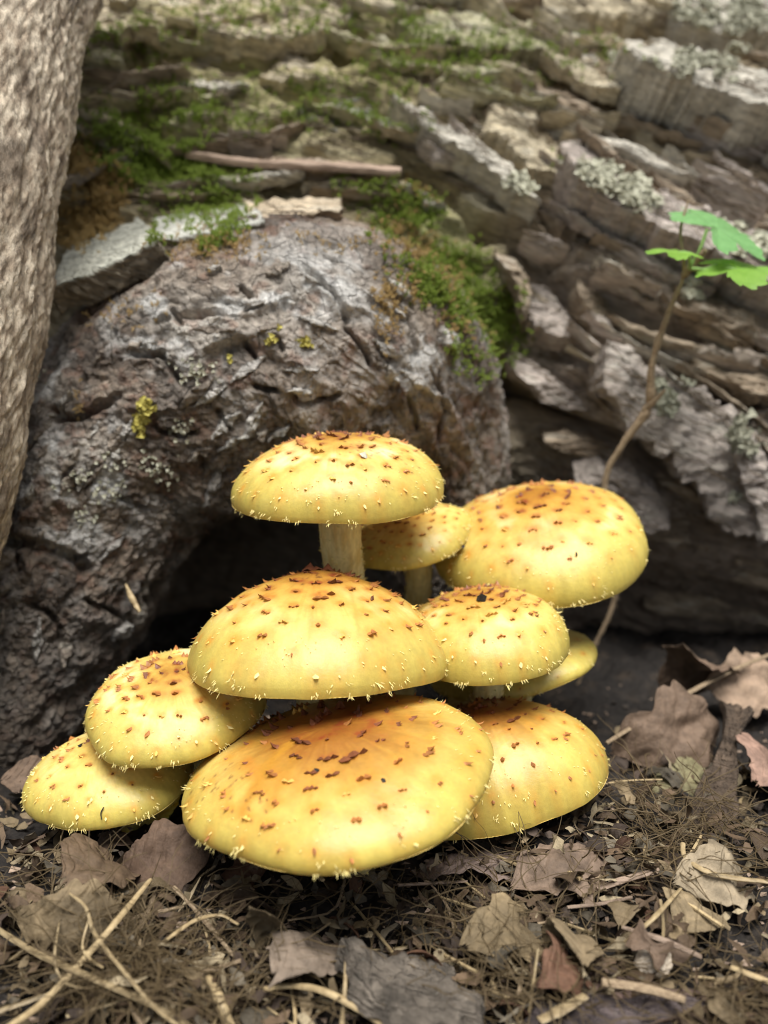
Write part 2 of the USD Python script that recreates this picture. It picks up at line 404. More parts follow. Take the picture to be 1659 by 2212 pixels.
lx = spread(-0.34, 0.36, 640, 1.4, 26)
prof = resample(np.vstack([PROF, (0.88, 0.50), (1.03, 0.47), (1.15, 0.37), (1.2, 0.22), (1.18, 0.06), (1.14, -0.06)]), 2000)
seg = np.r_[0, np.cumsum(np.linalg.norm(np.diff(prof, axis=0), axis=1))]
fine_end = seg[np.argmax(prof[:, 0] > 0.62)]
ss = np.r_[np.linspace(0, 0.05, 14)[:-1], np.linspace(0.05, fine_end, 390), np.linspace(fine_end, seg[-1], 40)[1:]]
py_, pz_ = np.interp(ss, seg, prof[:, 0]), np.interp(ss, seg, prof[:, 1])
LX, SI = np.meshgrid(lx, np.arange(len(ss)))
lb = np.stack([LX, py_[SI], pz_[SI] + shift(LX)], -1)
ln = np.cross(np.gradient(lb, axis=1), np.gradient(lb, axis=0)); ln /= np.linalg.norm(ln, axis=-1, keepdims=True)
lbf, lnf = lb.reshape(-1, 3), ln.reshape(-1, 3)
if lnf[len(ss) // 4 * len(lx) + 300][1] > 0:
    lnf = -lnf
lh, lpx, lpy = log_height(lbf)
lv = lbf + lnf * lh[:, None]

def log_tone(p, px, py):
    a, b, c = fbm(p * 22, 4, 31), fbm(p * 60 * np.array([0.4, 1, 1.6]), 3, 32), fbm(p * 9, 3, 33)
    col = lerp(np.array([0.115, 0.088, 0.056]), np.array([0.23, 0.195, 0.135]), smooth01((a - 0.3) * 2.2))
    col = lerp(col, np.array([0.29, 0.26, 0.20]), smooth01((b - 0.52) * 4) * 0.6)
    purple = smooth01((px - 1000) / 250) * smooth01((py - 330) / 250)
    col = lerp(col, np.array([0.175, 0.145, 0.128]) * (0.6 + 0.9 * b[..., None]), purple * 0.8)
    olive = ell(px, py, 560, 60, 420, 140) + ell(px, py, 900, 110, 200, 100) + 0.8 * ell(px, py, 600, 250, 350, 110)
    col = lerp(col, np.array([0.20, 0.185, 0.085]) * (0.7 + 0.7 * a[..., None]), np.clip(olive, 0, 1) * 0.55)
    col = lerp(col, np.array([0.12, 0.125, 0.050]), np.clip(ell(px, py, 380, 330, 260, 130) + ell(px, py, 950, 560, 210, 110, 45), 0, 1) * 0.75)
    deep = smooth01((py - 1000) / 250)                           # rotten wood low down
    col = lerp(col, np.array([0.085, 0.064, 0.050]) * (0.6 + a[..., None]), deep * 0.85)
    return np.minimum(col * np.array([2.1, 2.1, 2.0]), .62)

SURF = []
LOG = thing('fallen_log', 'big weathered fallen log with furrowed bark and an arched root, filling the background', 'log')
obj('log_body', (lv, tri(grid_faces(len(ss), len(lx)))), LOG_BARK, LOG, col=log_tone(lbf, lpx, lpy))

# the thick arched root at the foot of the log, hollow underneath
RC = [(-130, 1900, .33, 200), (-60, 1600, .345, 215), (105, 1270, .365, 215), (280, 960, .378, 236), (540, 795, .384, 282), (780, 800, .388, 262), (915, 960, .395, 165), (960, 1200, .41, 120), (975, 1420, .42, 100)]
rc = np.array([np.r_[P(a, b, y), r * MPP(y)] for a, b, y, r in RC])
NR, NS = 620, 420
rcl = resample(rc, NR)
def root_frames(c):
    t = np.gradient(c, axis=0); t /= np.linalg.norm(t, axis=1, keepdims=True)
    B = np.array([0, -1.0, 0]) - t * (t @ np.array([0, -1.0, 0]))[:, None]; B /= np.linalg.norm(B, axis=1, keepdims=True)
    return t, B, np.cross(t, B)
rt, rB, rA = root_frames(rcl[:, :3])
# more vertices on the side that faces the viewer
gg = np.linspace(-1, 1, NS, endpoint=False); gg = math.pi * (0.62 * gg + 0.38 * gg ** 3)
rb = rcl[:, None, :3] + rcl[:, None, 3:4] * (np.cos(gg)[None, :, None] * rB[:, None] + np.sin(gg)[None, :, None] * rA[:, None])
rn = (np.cos(gg)[None, :, None] * rB[:, None] + np.sin(gg)[None, :, None] * rA[:, None])
rbf, rnf = rb.reshape(-1, 3), rn.reshape(-1, 3)
ru = np.repeat(np.linspace(0, 1, NR), NS) * 0.48; rw = np.tile(gg, NR) * 0.045
CRACKS = [[(310, 765), (350, 770), (375, 805), (395, 840)], [(527, 730), (552, 780)], [(600, 730), (615, 765)], [(630, 845), (655, 865), (700, 862), (740, 845)], [(550, 830), (605, 845)],
          [(330, 910), (355, 935), (425, 935)], [(250, 1070), (300, 1092), (330, 1090)], [(650, 570), (690, 610), (730, 655), (750, 700)], [(370, 670), (400, 710)], [(515, 615), (540, 640)],
          [(110, 880), (160, 905), (240, 880)], [(430, 980), (450, 1010)], [(740, 700), (790, 760), (800, 800)], [(835, 620), (880, 700), (900, 780)], [(60, 1300), (110, 1330), (130, 1390)], [(180, 1290), (260, 1330)],
          [(160, 1210), (190, 1190)], [(700, 545), (740, 570)], [(470, 880), (500, 930)], [(930, 800), (960, 880), (950, 960)], [(880, 850), (905, 930)]]
rpx, rpy = proj(rbf)
flat = np.stack([ru, rw, 0 * ru], -1)
warp = (fbm(flat * 45, 3, 41) - 0.5)
bands = 1 - np.abs(2 * fbm(np.stack([ru * 20, rw * 75 + 2.5 * warp, 0 * ru], -1), 3, 42) - 1)
plates = fbm(np.stack([ru * 60 + 2 * warp, rw * 90 + 2 * warp, 0 * ru], -1), 2, 43)
plates = np.floor(plates * 7 + 0.6 * warp) / 7                           # thin flaking layers
rh = 0.006 * (fbm(flat * 14, 2, 44) - 0.5) + 0.0055 * (bands - 0.5) + 0.005 * (plates - 0.5) + 0.0030 * (fbm(flat * 150, 4, 45) - 0.5) + 0.0026 * (fbm(flat * 520, 2, 46) - 0.5)
front = rnf @ FW < 0.25
jx = rpx + 16 * (fbm(flat * 160, 3, 47) - 0.5); jy = rpy + 16 * (fbm(flat * 120, 3, 48) - 0.5)
for line in CRACKS:
    d, t = polydist(jx, jy, line)
    rh = rh - np.where(front, 0.0045 * smooth01(1.5 - d / 5.0) * smooth01(np.minimum(t, 1 - t) * 6 + 0.3), 0)
# small random checks across the grain
ck = fbm(np.stack([ru * 130 + warp * 6, rw * 55, 0 * ru], -1), 2, 49)
rh = rh - 0.0016 * smooth01(1 - np.abs(ck - 0.5) / 0.010) * smooth01((fbm(flat * 30, 2, 50) - 0.5) * 5)
# ragged flake edges: upper plates stand proud of the bark below them
for line, hw, dep in (([(0, 1172), (95, 1180), (170, 1212), (180, 1225)], 14, .006), ([(130, 905), (200, 890), (260, 860)], 9, .004), ([(300, 765), (350, 765)], 9, .004), ([(340, 700), (420, 680), (520, 690)], 8, .003)):
    d, t = polydist(jx, jy, line)
    rh = rh - np.where(front, dep * smooth01(1.4 - d / hw), 0)
rv = rbf + rnf * rh[:, None]
a, b, c = fbm(flat * 24, 4, 51), fbm(flat * 70, 4, 52), fbm(flat * 260, 3, 53)
rcol = lerp(np.array([0.066, 0.050, 0.038]), np.array([0.185, 0.150, 0.120]), smooth01((b - 0.3) * 2.4))
pale = np.clip(1.0 * ell(rpx, rpy, 420, 690, 170, 110) + 0.9 * ell(rpx, rpy, 160, 990, 110, 60, -20) + 0.9 * ell(rpx, rpy, 190, 1090, 130, 90, -30) + 0.55 * ell(rpx, rpy, 680, 620, 170, 80) + 0.5 * ell(rpx, rpy, 900, 760, 90, 90) + 0.7 * ell(rpx, rpy, 100, 830, 80, 60), 0, 1)
rcol = lerp(rcol, np.array([0.40, 0.385, 0.36]), pale * smooth01((a - 0.34) * 4) * 0.9)
rcol = lerp(rcol, np.array([0.28, 0.255, 0.235]), smooth01((a - 0.50) * 6) * 0.45)
rcol = lerp(rcol, np.array([0.14, 0.075, 0.05]), smooth01((c - 0.56) * 7) * 0.5)
rcol = rcol * np.array([1.42, 1.36, 1.26])
rcol = lerp(rcol, np.array([0.56, 0.545, 0.51]), smooth01((fbm(flat * 110 + 5, 4, 56) - .50) * 9) * np.clip(pale * 1.3 + .25, 0, 1) * .85)
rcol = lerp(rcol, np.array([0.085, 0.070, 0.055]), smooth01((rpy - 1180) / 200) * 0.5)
rf = tri(grid_faces(NR, NS, True))
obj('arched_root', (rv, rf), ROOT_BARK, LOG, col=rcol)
SURF.append((rv[rnf @ FW < .25], rnf[rnf @ FW < .25])); SURF.append((lv, lnf))

from scipy.spatial import cKDTree
ROOT_TREE = cKDTree(np.stack([rpx[front], rpy[front]], -1)); ROOT_V, ROOT_N = rv[front], rnf[front]
def on_root(px, py):
    k = ROOT_TREE.query(np.stack([np.asarray(px, float), np.asarray(py, float)], -1))[1]
    return ROOT_V[k], ROOT_N[k]
LOG_SEL = (lnf @ FW < 0.3) & (lpx > -300) & (lpx < 1950) & (lpy > -300) & (lpy < 1700) & (lbf[:, 1] < 0.75)
LOG_TREE = cKDTree(np.stack([lpx[LOG_SEL], lpy[LOG_SEL]], -1)); LOG_V, LOG_N = lv[LOG_SEL], lnf[LOG_SEL]
def on_bark(px, py):
    k = LOG_TREE.query(np.stack([np.asarray(px, float), np.asarray(py, float)], -1))[1]
    return LOG_V[k], LOG_N[k]

# bark plates: thick ragged strips that lie on the log, each a slab of its own
def slab(line, width, lift, thick, seed, surf=on_log, ragged=0.35, tilt=0.0, nl=None, nw=34, bulge=0.0015, rough=1.0):
    """line: the plate's middle in photo pixels, width in pixels at its ends and middle"""
    L = np.linalg.norm(np.diff(np.asarray(line, float), axis=0), axis=1).sum()
    nl = nl or int(np.clip(L / 3.2, 30, 190))
    c = resample(line, nl)
    t = np.gradient(c, axis=0); t /= np.linalg.norm(t, axis=1, keepdims=True)
    nrm = np.stack([-t[:, 1], t[:, 0]], 1)
    s = np.linspace(0, 1, nl)
    w = np.interp(s, np.linspace(0, 1, len(width)), width) / 2
    endr = np.clip(np.minimum(s, 1 - s) * L / 40, 0.10, 1) ** 0.6
    o = np.linspace(-1, 1, nw)
    sp = np.stack([s * L / 22, 0 * s, 0 * s + seed * 3.7], -1)
    lo = w * endr * (1 + ragged * 2.6 * (fbm(sp, 5, seed) - 0.5)); hi = w * endr * (1 + ragged * 2.6 * (fbm(sp + 50, 5, seed) - 0.5))
    ww = np.where(o[None] < 0, lo[:, None], hi[:, None]) * o[None]
    gpx = c[:, None, 0] + nrm[:, None, 0] * ww; gpy = c[:, None, 1] + nrm[:, None, 1] * ww
    b, n = surf(gpx.ravel(), gpy.ravel())
    b, n = b.reshape(nl, nw, 3), n.reshape(nl, nw, 3)
    prof_ = (1 - np.abs(o) ** 3)
    lay = fbm(b * np.array([22, 70, 70]), 3, seed + 5); lay = np.floor(lay * 9 + 0.5 * fbm(b * 200, 2, seed + 6)) / 9     # flaking layers
    rid = 1 - np.abs(2 * fbm(b * np.array([45, 200, 230]), 3, seed + 2) - 1)
    bump = 0.006 * (fbm(b * 45, 3, seed + 1) - 0.5) + 0.007 * (lay - 0.5) + 0.0035 * (rid - 0.7) + 0.0045 * (fbm(b * 260, 4, seed + 3) - 0.5)
    bump = bump * rough
    out = lift + bulge * prof_[None] + tilt * o[None] + bump
    top = b + n * out[..., None]
    edge = (fbm(b * 260, 3, seed + 4) - 0.5) * 0.005
    bot = b + n * (lift - thick + tilt * o[None] + edge)[..., None]
    v = np.vstack([top.reshape(-1, 3), bot.reshape(-1, 3)])
    f = tri(grid_faces(nl, nw)); m = nl * nw
    rim = np.r_[np.arange(nw), np.arange(2, nl + 1) * nw - 1, (nl - 1) * nw + np.arange(nw - 2, -1, -1), np.arange(nl - 2, 0, -1) * nw]
    v, side = skirt(v, rim, m, 4, .005, 320, seed + 8)
    f = np.vstack([f[:, ::-1], f + m, side])
    if np.einsum('ij,ij->i', np.cross(v[f[:m, 1]] - v[f[:m, 0]], v[f[:m, 2]] - v[f[:m, 0]]), n.reshape(-1, 3)[f[:m, 0]]).mean() < 0:
        f = f[:, ::-1]
    LAST[:] = [m]
    return v, f
LAST = [0]

def plate_tone(v, base, seed):
    a, b = fbm(v * 60, 4, seed), fbm(v * 220 * np.array([0.35, 1, 1.4]), 3, seed + 1)
    c = np.asarray(base) * np.array([1.95, 1.93, 1.84]) * (0.35 + 0.6 * a[:, None] + 0.75 * b[:, None])
    return lerp(c, np.array([0.46, 0.44, 0.37]), smooth01((b - 0.54) * 6) * 0.45)

GREY, TAN, BROWN, PURPLE, OLIVE, PALE = (0.29, 0.27, 0.235), (0.29, 0.25, 0.18), (0.18, 0.142, 0.105), (0.245, 0.212, 0.193), (0.23, 0.215, 0.14), (0.235, 0.235, 0.205)
PLATES = [
    # top ridges
    ([(180, 60), (400, 55), (620, 75), (760, 60)], (110, 130, 110, 60), .010, .020, TAN, 0),
    ([(200, -60), (600, -40), (1000, -25), (1400, -50), (1750, -40)], (90, 90, 80, 70, 70), .012, .02, OLIVE, 0),
    ([(430, 130), (560, 128), (700, 128)], (40, 46, 30), .016, .012, TAN, .002),
    ([(850, 95), (980, 105), (1130, 130), (1240, 160)], (70, 95, 100, 50), .012, .018, OLIVE, .003),
    ([(900, 10), (1100, 15), (1300, 45), (1430, 60)], (40, 55, 55, 40), .010, .014, TAN, 0),
    ([(1140, 120), (1260, 150), (1400, 165), (1560, 205), (1760, 240)], (55, 80, 85, 90, 90), .006, .014, GREY, 0),
    ([(1290, 225), (1400, 240), (1540, 285), (1659, 315), (1800, 340)], (60, 95, 100, 110, 110), .030, .028, GREY, .005),
    ([(1420, 60), (1540, 75), (1700, 85)], (60, 80, 70), .012, .016, GREY, 0),
    # flakes round the broken chip
    ([(1150, 180), (1230, 215), (1310, 265)], (30, 50, 36), .018, .008, TAN, .002),
    ([(1090, 200), (1180, 235), (1280, 280)], (26, 36, 26), .008, .008, BROWN, .002),
    ([(1030, 330), (1090, 300), (1130, 360), (1190, 430)], (60, 95, 90, 40), .012, .012, TAN, .004),
    ([(1200, 340), (1290, 380), (1400, 420), (1460, 460)], (50, 80, 80, 40), .008, .014, PURPLE, 0),
    ([(1180, 430), (1290, 485), (1400, 540), (1540, 600), (1690, 680)], (50, 85, 95, 100, 90), .026, .026, PURPLE, .004),
    ([(1340, 470), (1480, 510), (1620, 560), (1760, 600)], (50, 75, 80, 80), .006, .014, PURPLE, 0),
    ([(1400, 425), (1520, 465), (1659, 500)], (30, 46, 46), .006, .012, BROWN, 0),
    # thin strip and the flakes beside it
    ([(835, 275), (930, 340), (1000, 382), (1080, 438), (1140, 500)], (34, 44, 48, 46, 38), .018, .014, GREY, .003),
    ([(880, 200), (960, 230), (1030, 290)], (40, 60, 40), .006, .010, BROWN, .002),
    ([(690, 255), (800, 262), (900, 300)], (30, 40, 30), .006, .010, PALE, 0),
    ([(930, 215), (1000, 190), (1080, 195)], (28, 40, 26), .010, .010, OLIVE, .002),
    # left: behind the moss
    ([(195, 185), (240, 175), (275, 200)], (60, 80, 50), .014, .012, OLIVE, .003),
    ([(265, 160), (300, 135), (350, 150)], (26, 32, 20), .018, .006, TAN, .004),
    ([(330, 200), (430, 190), (540, 215)], (40, 50, 40), .006, .010, GREY, .002),
    ([(560, 200), (660, 190), (760, 215)], (40, 50, 40), .008, .010, TAN, .002),
    ([(640, 270), (700, 290), (740, 330)], (36, 50, 30), .008, .010, PALE, .002),
    ([(560, 385), (680, 395), (800, 400)], (18, 26, 18), .012, .008, BROWN, .002),
    # right: shaded chunks under the ridges
    ([(1110, 600), (1170, 640), (1240, 720)], (70, 90, 50), -.008, .016, PURPLE, .003),
    ([(1120, 740), (1190, 830), (1280, 890)], (60, 75, 40), -.012, .016, PURPLE, .003),
    ([(1250, 600), (1300, 660), (1350, 690)], (50, 60, 30), -.004, .014, BROWN, .003),
    ([(1280, 770), (1360, 860), (1480, 930), (1570, 1010), (1680, 1060)], (70, 110, 140, 150, 120), .018, .024, PURPLE, .004),
    ([(1240, 1020), (1330, 1040), (1440, 1085)], (50, 80, 40), .012, .016, PURPLE, .003),
    ([(1440, 640), (1560, 700), (1700, 740)], (40, 60, 60), .008, .014, BROWN, .003),
    ([(1480, 790), (1580, 830), (1720, 860)], (40, 60, 60), .006, .014, BROWN, .003),
    ([(1060, 560), (1120, 620), (1130, 700)], (30, 40, 26), .006, .010, BROWN, .002),
    ([(1560, 930), (1600, 1010), (1610, 1080)], (60, 70, 30), .022, .016, PURPLE, .003),
    ([(1180, 960), (1290, 985), (1380, 1040)], (36, 44, 30), -.008, .014, BROWN, .002),
    ([(1420, 1180), (1560, 1200), (1720, 1230)], (36, 50, 50), .004, .014, BROWN, .002),
    ([(1390, 1290), (1540, 1310), (1720, 1330)], (30, 40, 40), .004, .014, BROWN, .002),
]
for i, (line, wid, lift, thick, base, tilt) in enumerate(PLATES):
    v, f = slab(line, wid, lift, thick, 100 + 7 * i, tilt=tilt); TOPN = LAST[0]
    SURF.append((v[:TOPN], on_log(*proj(v[:TOPN]))[1]))
    obj('bark_plate', (v, f), LOG_BARK, LOG, smooth=True, col=plate_tone(v, base, 300 + i))

# pale weathered slabs that have lifted between the moss and the root
def free_slab(name, pts, Y0, Y1, thick, seed, base, label=None, mat_=LOG_BARK):
    """pts: quad corners in photo pixels (far left, far right, near right, near left); Y0, Y1 far and near depth"""
    nu, nv_ = 60, 30
    u, v_ = np.meshgrid(np.linspace(0, 1, nu), np.linspace(0, 1, nv_), indexing='ij')
    q = np.array(pts, float)
    c = (q[0] * ((1 - u) * (1 - v_))[..., None] + q[1] * (u * (1 - v_))[..., None] + q[2] * (u * v_)[..., None] + q[3] * ((1 - u) * v_)[..., None])
    jag = np.stack([u * 9, v_ * 5, 0 * u + seed], -1)
    edge = np.minimum.reduce([u, 1 - u, v_, 1 - v_]); near = smooth01(1 - edge / 0.12)
    c = c + near[..., None] * 16 * (np.stack([fbm(jag, 3, seed), fbm(jag + 9, 3, seed)], -1) - 0.5)
    p = P(c[..., 0], c[..., 1], Y0 + (Y1 - Y0) * v_)
    nrm = np.cross(p[-1, 0] - p[0, 0], p[0, -1] - p[0, 0]); nrm /= np.linalg.norm(nrm)
    if nrm[2] < 0: nrm = -nrm
    bump = 0.003 * (fbm(p * 60, 4, seed + 1) - 0.5) + 0.0016 * (fbm(p * np.array([120, 500, 500]), 3, seed + 2) - 0.5)
    top = p + nrm * bump[..., None]
    bot = p - nrm * (thick * (0.75 + 0.5 * fbm(p * 160, 3, seed + 3)))[..., None] + np.array([0, 0.002, 0])
    m = nu * nv_
    v = np.vstack([top.reshape(-1, 3), bot.reshape(-1, 3)])
    g = tri(grid_faces(nu, nv_))
    rim = np.r_[np.arange(nv_), np.arange(2, nu + 1) * nv_ - 1, (nu - 1) * nv_ + np.arange(nv_ - 2, -1, -1), np.arange(nu - 2, 0, -1) * nv_]
    v, side = skirt(v, rim, m, 7, .006, 380, seed + 8)
    f = np.vstack([g[:, ::-1], g + m, side])
    if np.cross(v[f[0, 1]] - v[f[0, 0]], v[f[0, 2]] - v[f[0, 0]]) @ nrm < 0: f = f[:, ::-1]
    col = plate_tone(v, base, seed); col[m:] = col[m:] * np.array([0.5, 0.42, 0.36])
    SURF.append((v[:m], np.tile(nrm, (m, 1))))
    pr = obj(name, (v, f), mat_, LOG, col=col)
    if label: pr.SetCustomDataByKey('label', label)

free_slab('bark_slab', [(140, 535), (300, 470), (345, 520), (100, 625)], .400, .345, .010, 71, PALE, 'pale grey weathered slab with a thick broken edge')
free_slab('bark_slab', [(330, 470), (545, 440), (575, 480), (345, 520)], .405, .362, .010, 72, (0.26, 0.26, 0.24), 'pale slab with frayed lower edge behind the first')
free_slab('bark_slab', [(525, 435), (735, 425), (735, 455), (540, 475)], .405, .375, .007, 73, (0.27, 0.22, 0.16))

# smaller flakes and raised fibres that give the weathered wood its shaggy grain
def grain(x, y):
    return math.radians(3 + 24 * float(smooth01((x - 450) / 750)) + 14 * float(ell(x, y, 1010, 400, 170, 170)))
rng = np.random.default_rng(77)
def log_spot():
    while True:
        x, y = rng.uniform(150, 1720), rng.uniform(-40, 1150)
        if y > 470 and x < 1060: continue
        if y > 900 and rng.uniform() < .6: continue
        return x, y
for i in range(150):
    x, y = log_spot()
    a = grain(x, y) + rng.normal(0, .16); L = rng.uniform(70, 260)
    ln_ = [(x - math.cos(a) * L / 2, y - math.sin(a) * L / 2), (x + rng.normal(0, 5), y + rng.normal(0, 5)), (x + math.cos(a) * L / 2, y + math.sin(a) * L / 2)]
    w0 = rng.uniform(8, 25)
    v, f = slab(ln_, (w0 * .5, w0, w0 * .4), rng.uniform(.004, .016), rng.uniform(.003, .008), 2000 + 11 * i, tilt=rng.normal(.001, .003), nl=24, nw=12, ragged=.45)
    TOPN = LAST[0]
    SURF.append((v[:TOPN], on_log(*proj(v[:TOPN]))[1]))
    base = (GREY, TAN, OLIVE, TAN, BROWN)[rng.integers(0, 5)] if y < 330 else (PURPLE, GREY, BROWN, PURPLE)[rng.integers(0, 4)]
    if y > 850: base = BROWN
    if 1050 < x < 1270 and y > 640: continue
    obj('bark_flake', (v, f), LOG_BARK, LOG, smooth=True, col=plate_tone(v, base, 400 + i))
rk = resample(np.array([(a, b) for a, b, _, _ in RC[1:8]], float), 200)
for i in range(70):
    k = int(rng.uniform(20, 170)); t = rk[k + 3] - rk[k - 3]; t /= np.linalg.norm(t)
    n2 = np.array([-t[1], t[0]]); o = rng.uniform(-220, 190)
    x, y = rk[k] + n2 * o
    if y > 1500 or x < -20: continue
    L = rng.uniform(26, 95); w0 = rng.uniform(12, 40); t = t + n2 * rng.normal(0, .25)
    v, f = slab([(x - t[0] * L / 2, y - t[1] * L / 2), (x, y), (x + t[0] * L / 2, y + t[1] * L / 2)], (w0 * .6, w0, w0 * .5), rng.uniform(.0004, .0022), .003, 4000 + 13 * i, surf=on_root, nl=20, nw=12, bulge=.0004, ragged=.5, rough=.35)
    px_, py_2 = proj(v)
    base = np.array((.20, .165, .135)) if rng.uniform() < .5 else np.array((.34, .32, .30))
    SURF.append((v[:LAST[0]], on_root(*proj(v[:LAST[0]]))[1]))
    obj('root_flake', (v, f), ROOT_BARK, LOG, smooth=True, col=plate_tone(v, base * .7, 600 + i))
# ------------------------------------------------------------------ the near trunk at the left
TRUNK = [(300, -420, .395, .040), (184, 0, .350, .036), (116, 500, .318, .034), (60, 900, .297, .033), (-26, 1300, .285, .033), (-85, 1750, .275, .034), (-110, 2050, .270, .037)]   # its right edge in the photo, depth, radius
tq = resample([np.r_[P(x - (r + .003) / MPP(Y), y, Y), r] for x, y, Y, r in TRUNK], 260)
tc, tr = tq[:, :3], tq[:, 3]
t_, A_, B_ = frames(tc)
ns = 300
g = np.linspace(0, 2 * math.pi, ns, endpoint=False)
dirs = np.cos(g)[None, :, None] * A_[:, None] + np.sin(g)[None, :, None] * B_[:, None]
tb = (tc[:, None] + tr[:, None, None] * dirs).reshape(-1, 3); td = dirs.reshape(-1, 3)
fl = np.stack([np.tile(np.cos(g), 260) * 1.0, np.tile(np.sin(g), 260) * 1.0, np.repeat(np.linspace(0, 1, 260), ns) * 9], -1)
th = 0.006 * (fbm(fl * 1.4, 3, 61) - 0.5) + 0.0030 * (fbm(fl * np.array([8, 8, 2.2]), 3, 62) - 0.5) + 0.0024 * (fbm(fl * np.array([24, 24, 13]), 4, 63) - 0.5) + 0.0020 * (np.abs(2 * fbm(fl * np.array([4.5, 4.5, 1.1]), 3, 68) - 1) - .3) + 0.0014 * (fbm(fl * np.array([60, 60, 34]), 2, 67) - 0.5)
ta = fbm(fl * np.array([5, 5, 3]), 4, 64); tb2 = fbm(fl * np.array([20, 20, 10]), 3, 65)
tcol = lerp(np.array([0.24, 0.185, 0.13]), np.array([0.54, 0.46, 0.35]), smooth01((tb2 - 0.3) * 2.4))
tcol = lerp(tcol, np.array([0.115, 0.085, 0.06]), smooth01((ta - 0.50) * 6) * 0.75)
TR = thing('tree_trunk', 'rough brown trunk of a slim tree leaning in at the left edge, out of focus', 'tree')
obj('trunk', (tb + td * th[:, None], tri(grid_faces(260, ns, True))), TRUNK_BARK, TR, col=tcol)

# ------------------------------------------------------------------ the mushrooms
def cap_axes(pitch, roll):
    p, r = math.radians(pitch), math.radians(roll)
    n = np.array([-math.sin(r), -math.sin(p) * math.cos(r), math.cos(p) * math.cos(r)])
    e1 = np.array([math.cos(r), 0, math.sin(r)]); e1 -= n * (e1 @ n); e1 /= np.linalg.norm(e1)
    return e1, np.cross(n, e1), n

def cap_profile(th, H, flatness, umbo):
    """th: angle from the crown; unit radius, H height"""
    r = np.sin(th)
    h = H * np.sign(np.cos(th)) * np.abs(np.cos(th)) ** flatness + umbo * H * np.exp(-(r / 0.34) ** 2) * (th < math.pi / 2)
    h = np.where(th > math.pi / 2, H * 0.8 * np.cos(th), h)
    return r, h

CAPS = {  # bounding box in the photo, depth, pitch towards the viewer, roll (right side up), flatness, umbo, brown centre, orange, whiteness
    'A': dict(box=(508, 952, 933, 1136), Y=.298, ys=1062, pitch=9, roll=2, fl=.96, umbo=.03, brown=.25, orange=.75, white=.9, n=100, sz=1.0),
    'B': dict(box=(752, 1021, 1086, 1233), Y=.330, ys=1170, pitch=13, roll=14, fl=1.0, umbo=.05, brown=.35, orange=.9, white=.2, n=105, sz=.75),
    'C': dict(box=(938, 1410, 1040, 1312), Y=.335, ys=1192, pitch=12, roll=8, fl=.95, umbo=.05, brown=.45, orange=1.0, white=.7, n=115, sz=.9),
    'D': dict(box=(397, 970, 1232, 1511), Y=.272, ys=1430, pitch=-1, roll=0, fl=1.22, umbo=.06, brown=.55, orange=.8, white=.4, n=115, sz=1.15),
    'E': dict(box=(850, 1237, 1266, 1476), Y=.290, ys=1402, pitch=3, roll=7, fl=.95, umbo=.04, brown=.35, orange=.75, white=.6, n=100, sz=.95),
    'F': dict(box=(915, 1288, 1345, 1510), Y=.322, ys=1440, pitch=4, roll=11, fl=1.0, umbo=.04, brown=.3, orange=.4, white=.5, n=70, sz=.7),
    'G': dict(box=(178, 581, 1402, 1652), Y=.262, ys=1538, pitch=12, roll=2, fl=1.0, umbo=.06, brown=.3, orange=.55, white=1.0, n=90, sz=.95),
    'H': dict(box=(53, 420, 1560, 1797), Y=.258, ys=1690, pitch=10, roll=7, fl=1.0, umbo=.05, brown=.2, orange=.25, white=.3, n=70, sz=.8),
    'I': dict(box=(397, 1062, 1500, 1896), Y=.236, ys=1702, pitch=-5, roll=10, fl=1.05, umbo=.09, brown=2.0, orange=1.4, white=.05, n=130, sz=1.15),
    'J': dict(box=(850, 1307, 1508, 1811), Y=.275, ys=1700, pitch=0, roll=13, fl=1.0, umbo=.07, brown=1.7, orange=1.35, white=.05, n=140, sz=.95),
}
TH = np.r_[np.linspace(0, math.pi / 2, 78, endpoint=False), np.linspace(math.pi / 2, math.radians(98), 10)]
NA = 320
ANG = np.linspace(0, 2 * math.pi, NA, endpoint=False)

def fit_cap(c):
    """radius, height, lean and place of a cap from its outline"""
    th, an = np.meshgrid(TH[::3], ANG[::4])
    side = np.abs(th - math.pi / 2) < .06
    x0, x1, y0, y1 = c['box']
    def err(q):
        cx, cy, R, H, pitch = q
        e1, e2, n = cap_axes(pitch * 30, c['roll'])
        r, h = cap_profile(th, H, c['fl'], c['umbo'])
        px, py = proj(P(cx, cy, c['Y']) + R * .01 * (r[..., None] * (np.cos(an)[..., None] * e1 + np.sin(an)[..., None] * e2) + h[..., None] * n))
        i, j = np.unravel_index(px.argmin(), px.shape), np.unravel_index(px.argmax(), px.shape)
        return [px.min() - x0, px.max() - x1, py.min() - y0, py.max() - y1, (py[i] + py[j]) / 2 - c['ys'], 14 * (pitch * 30 - c['pitch']) / 10]
    q = least_squares(err, [(x0 + x1) / 2, y1 - (x1 - x0) * .17, (x1 - x0) / 2 * MPP(c['Y']) * 100, .5, c['pitch'] / 30], diff_step=1e-3).x
    c['pitch'] = q[4] * 30
    return P(q[0], q[1], c['Y']), q[2] * .01, q[3]

CY_RIM, CY_MID, CY_ORANGE, CY_BROWN = np.array([0.47, 0.365, 0.080]), np.array([0.575, 0.435, 0.120]), np.array([0.46, 0.215, 0.024]), np.array([0.20, 0.060, 0.012])

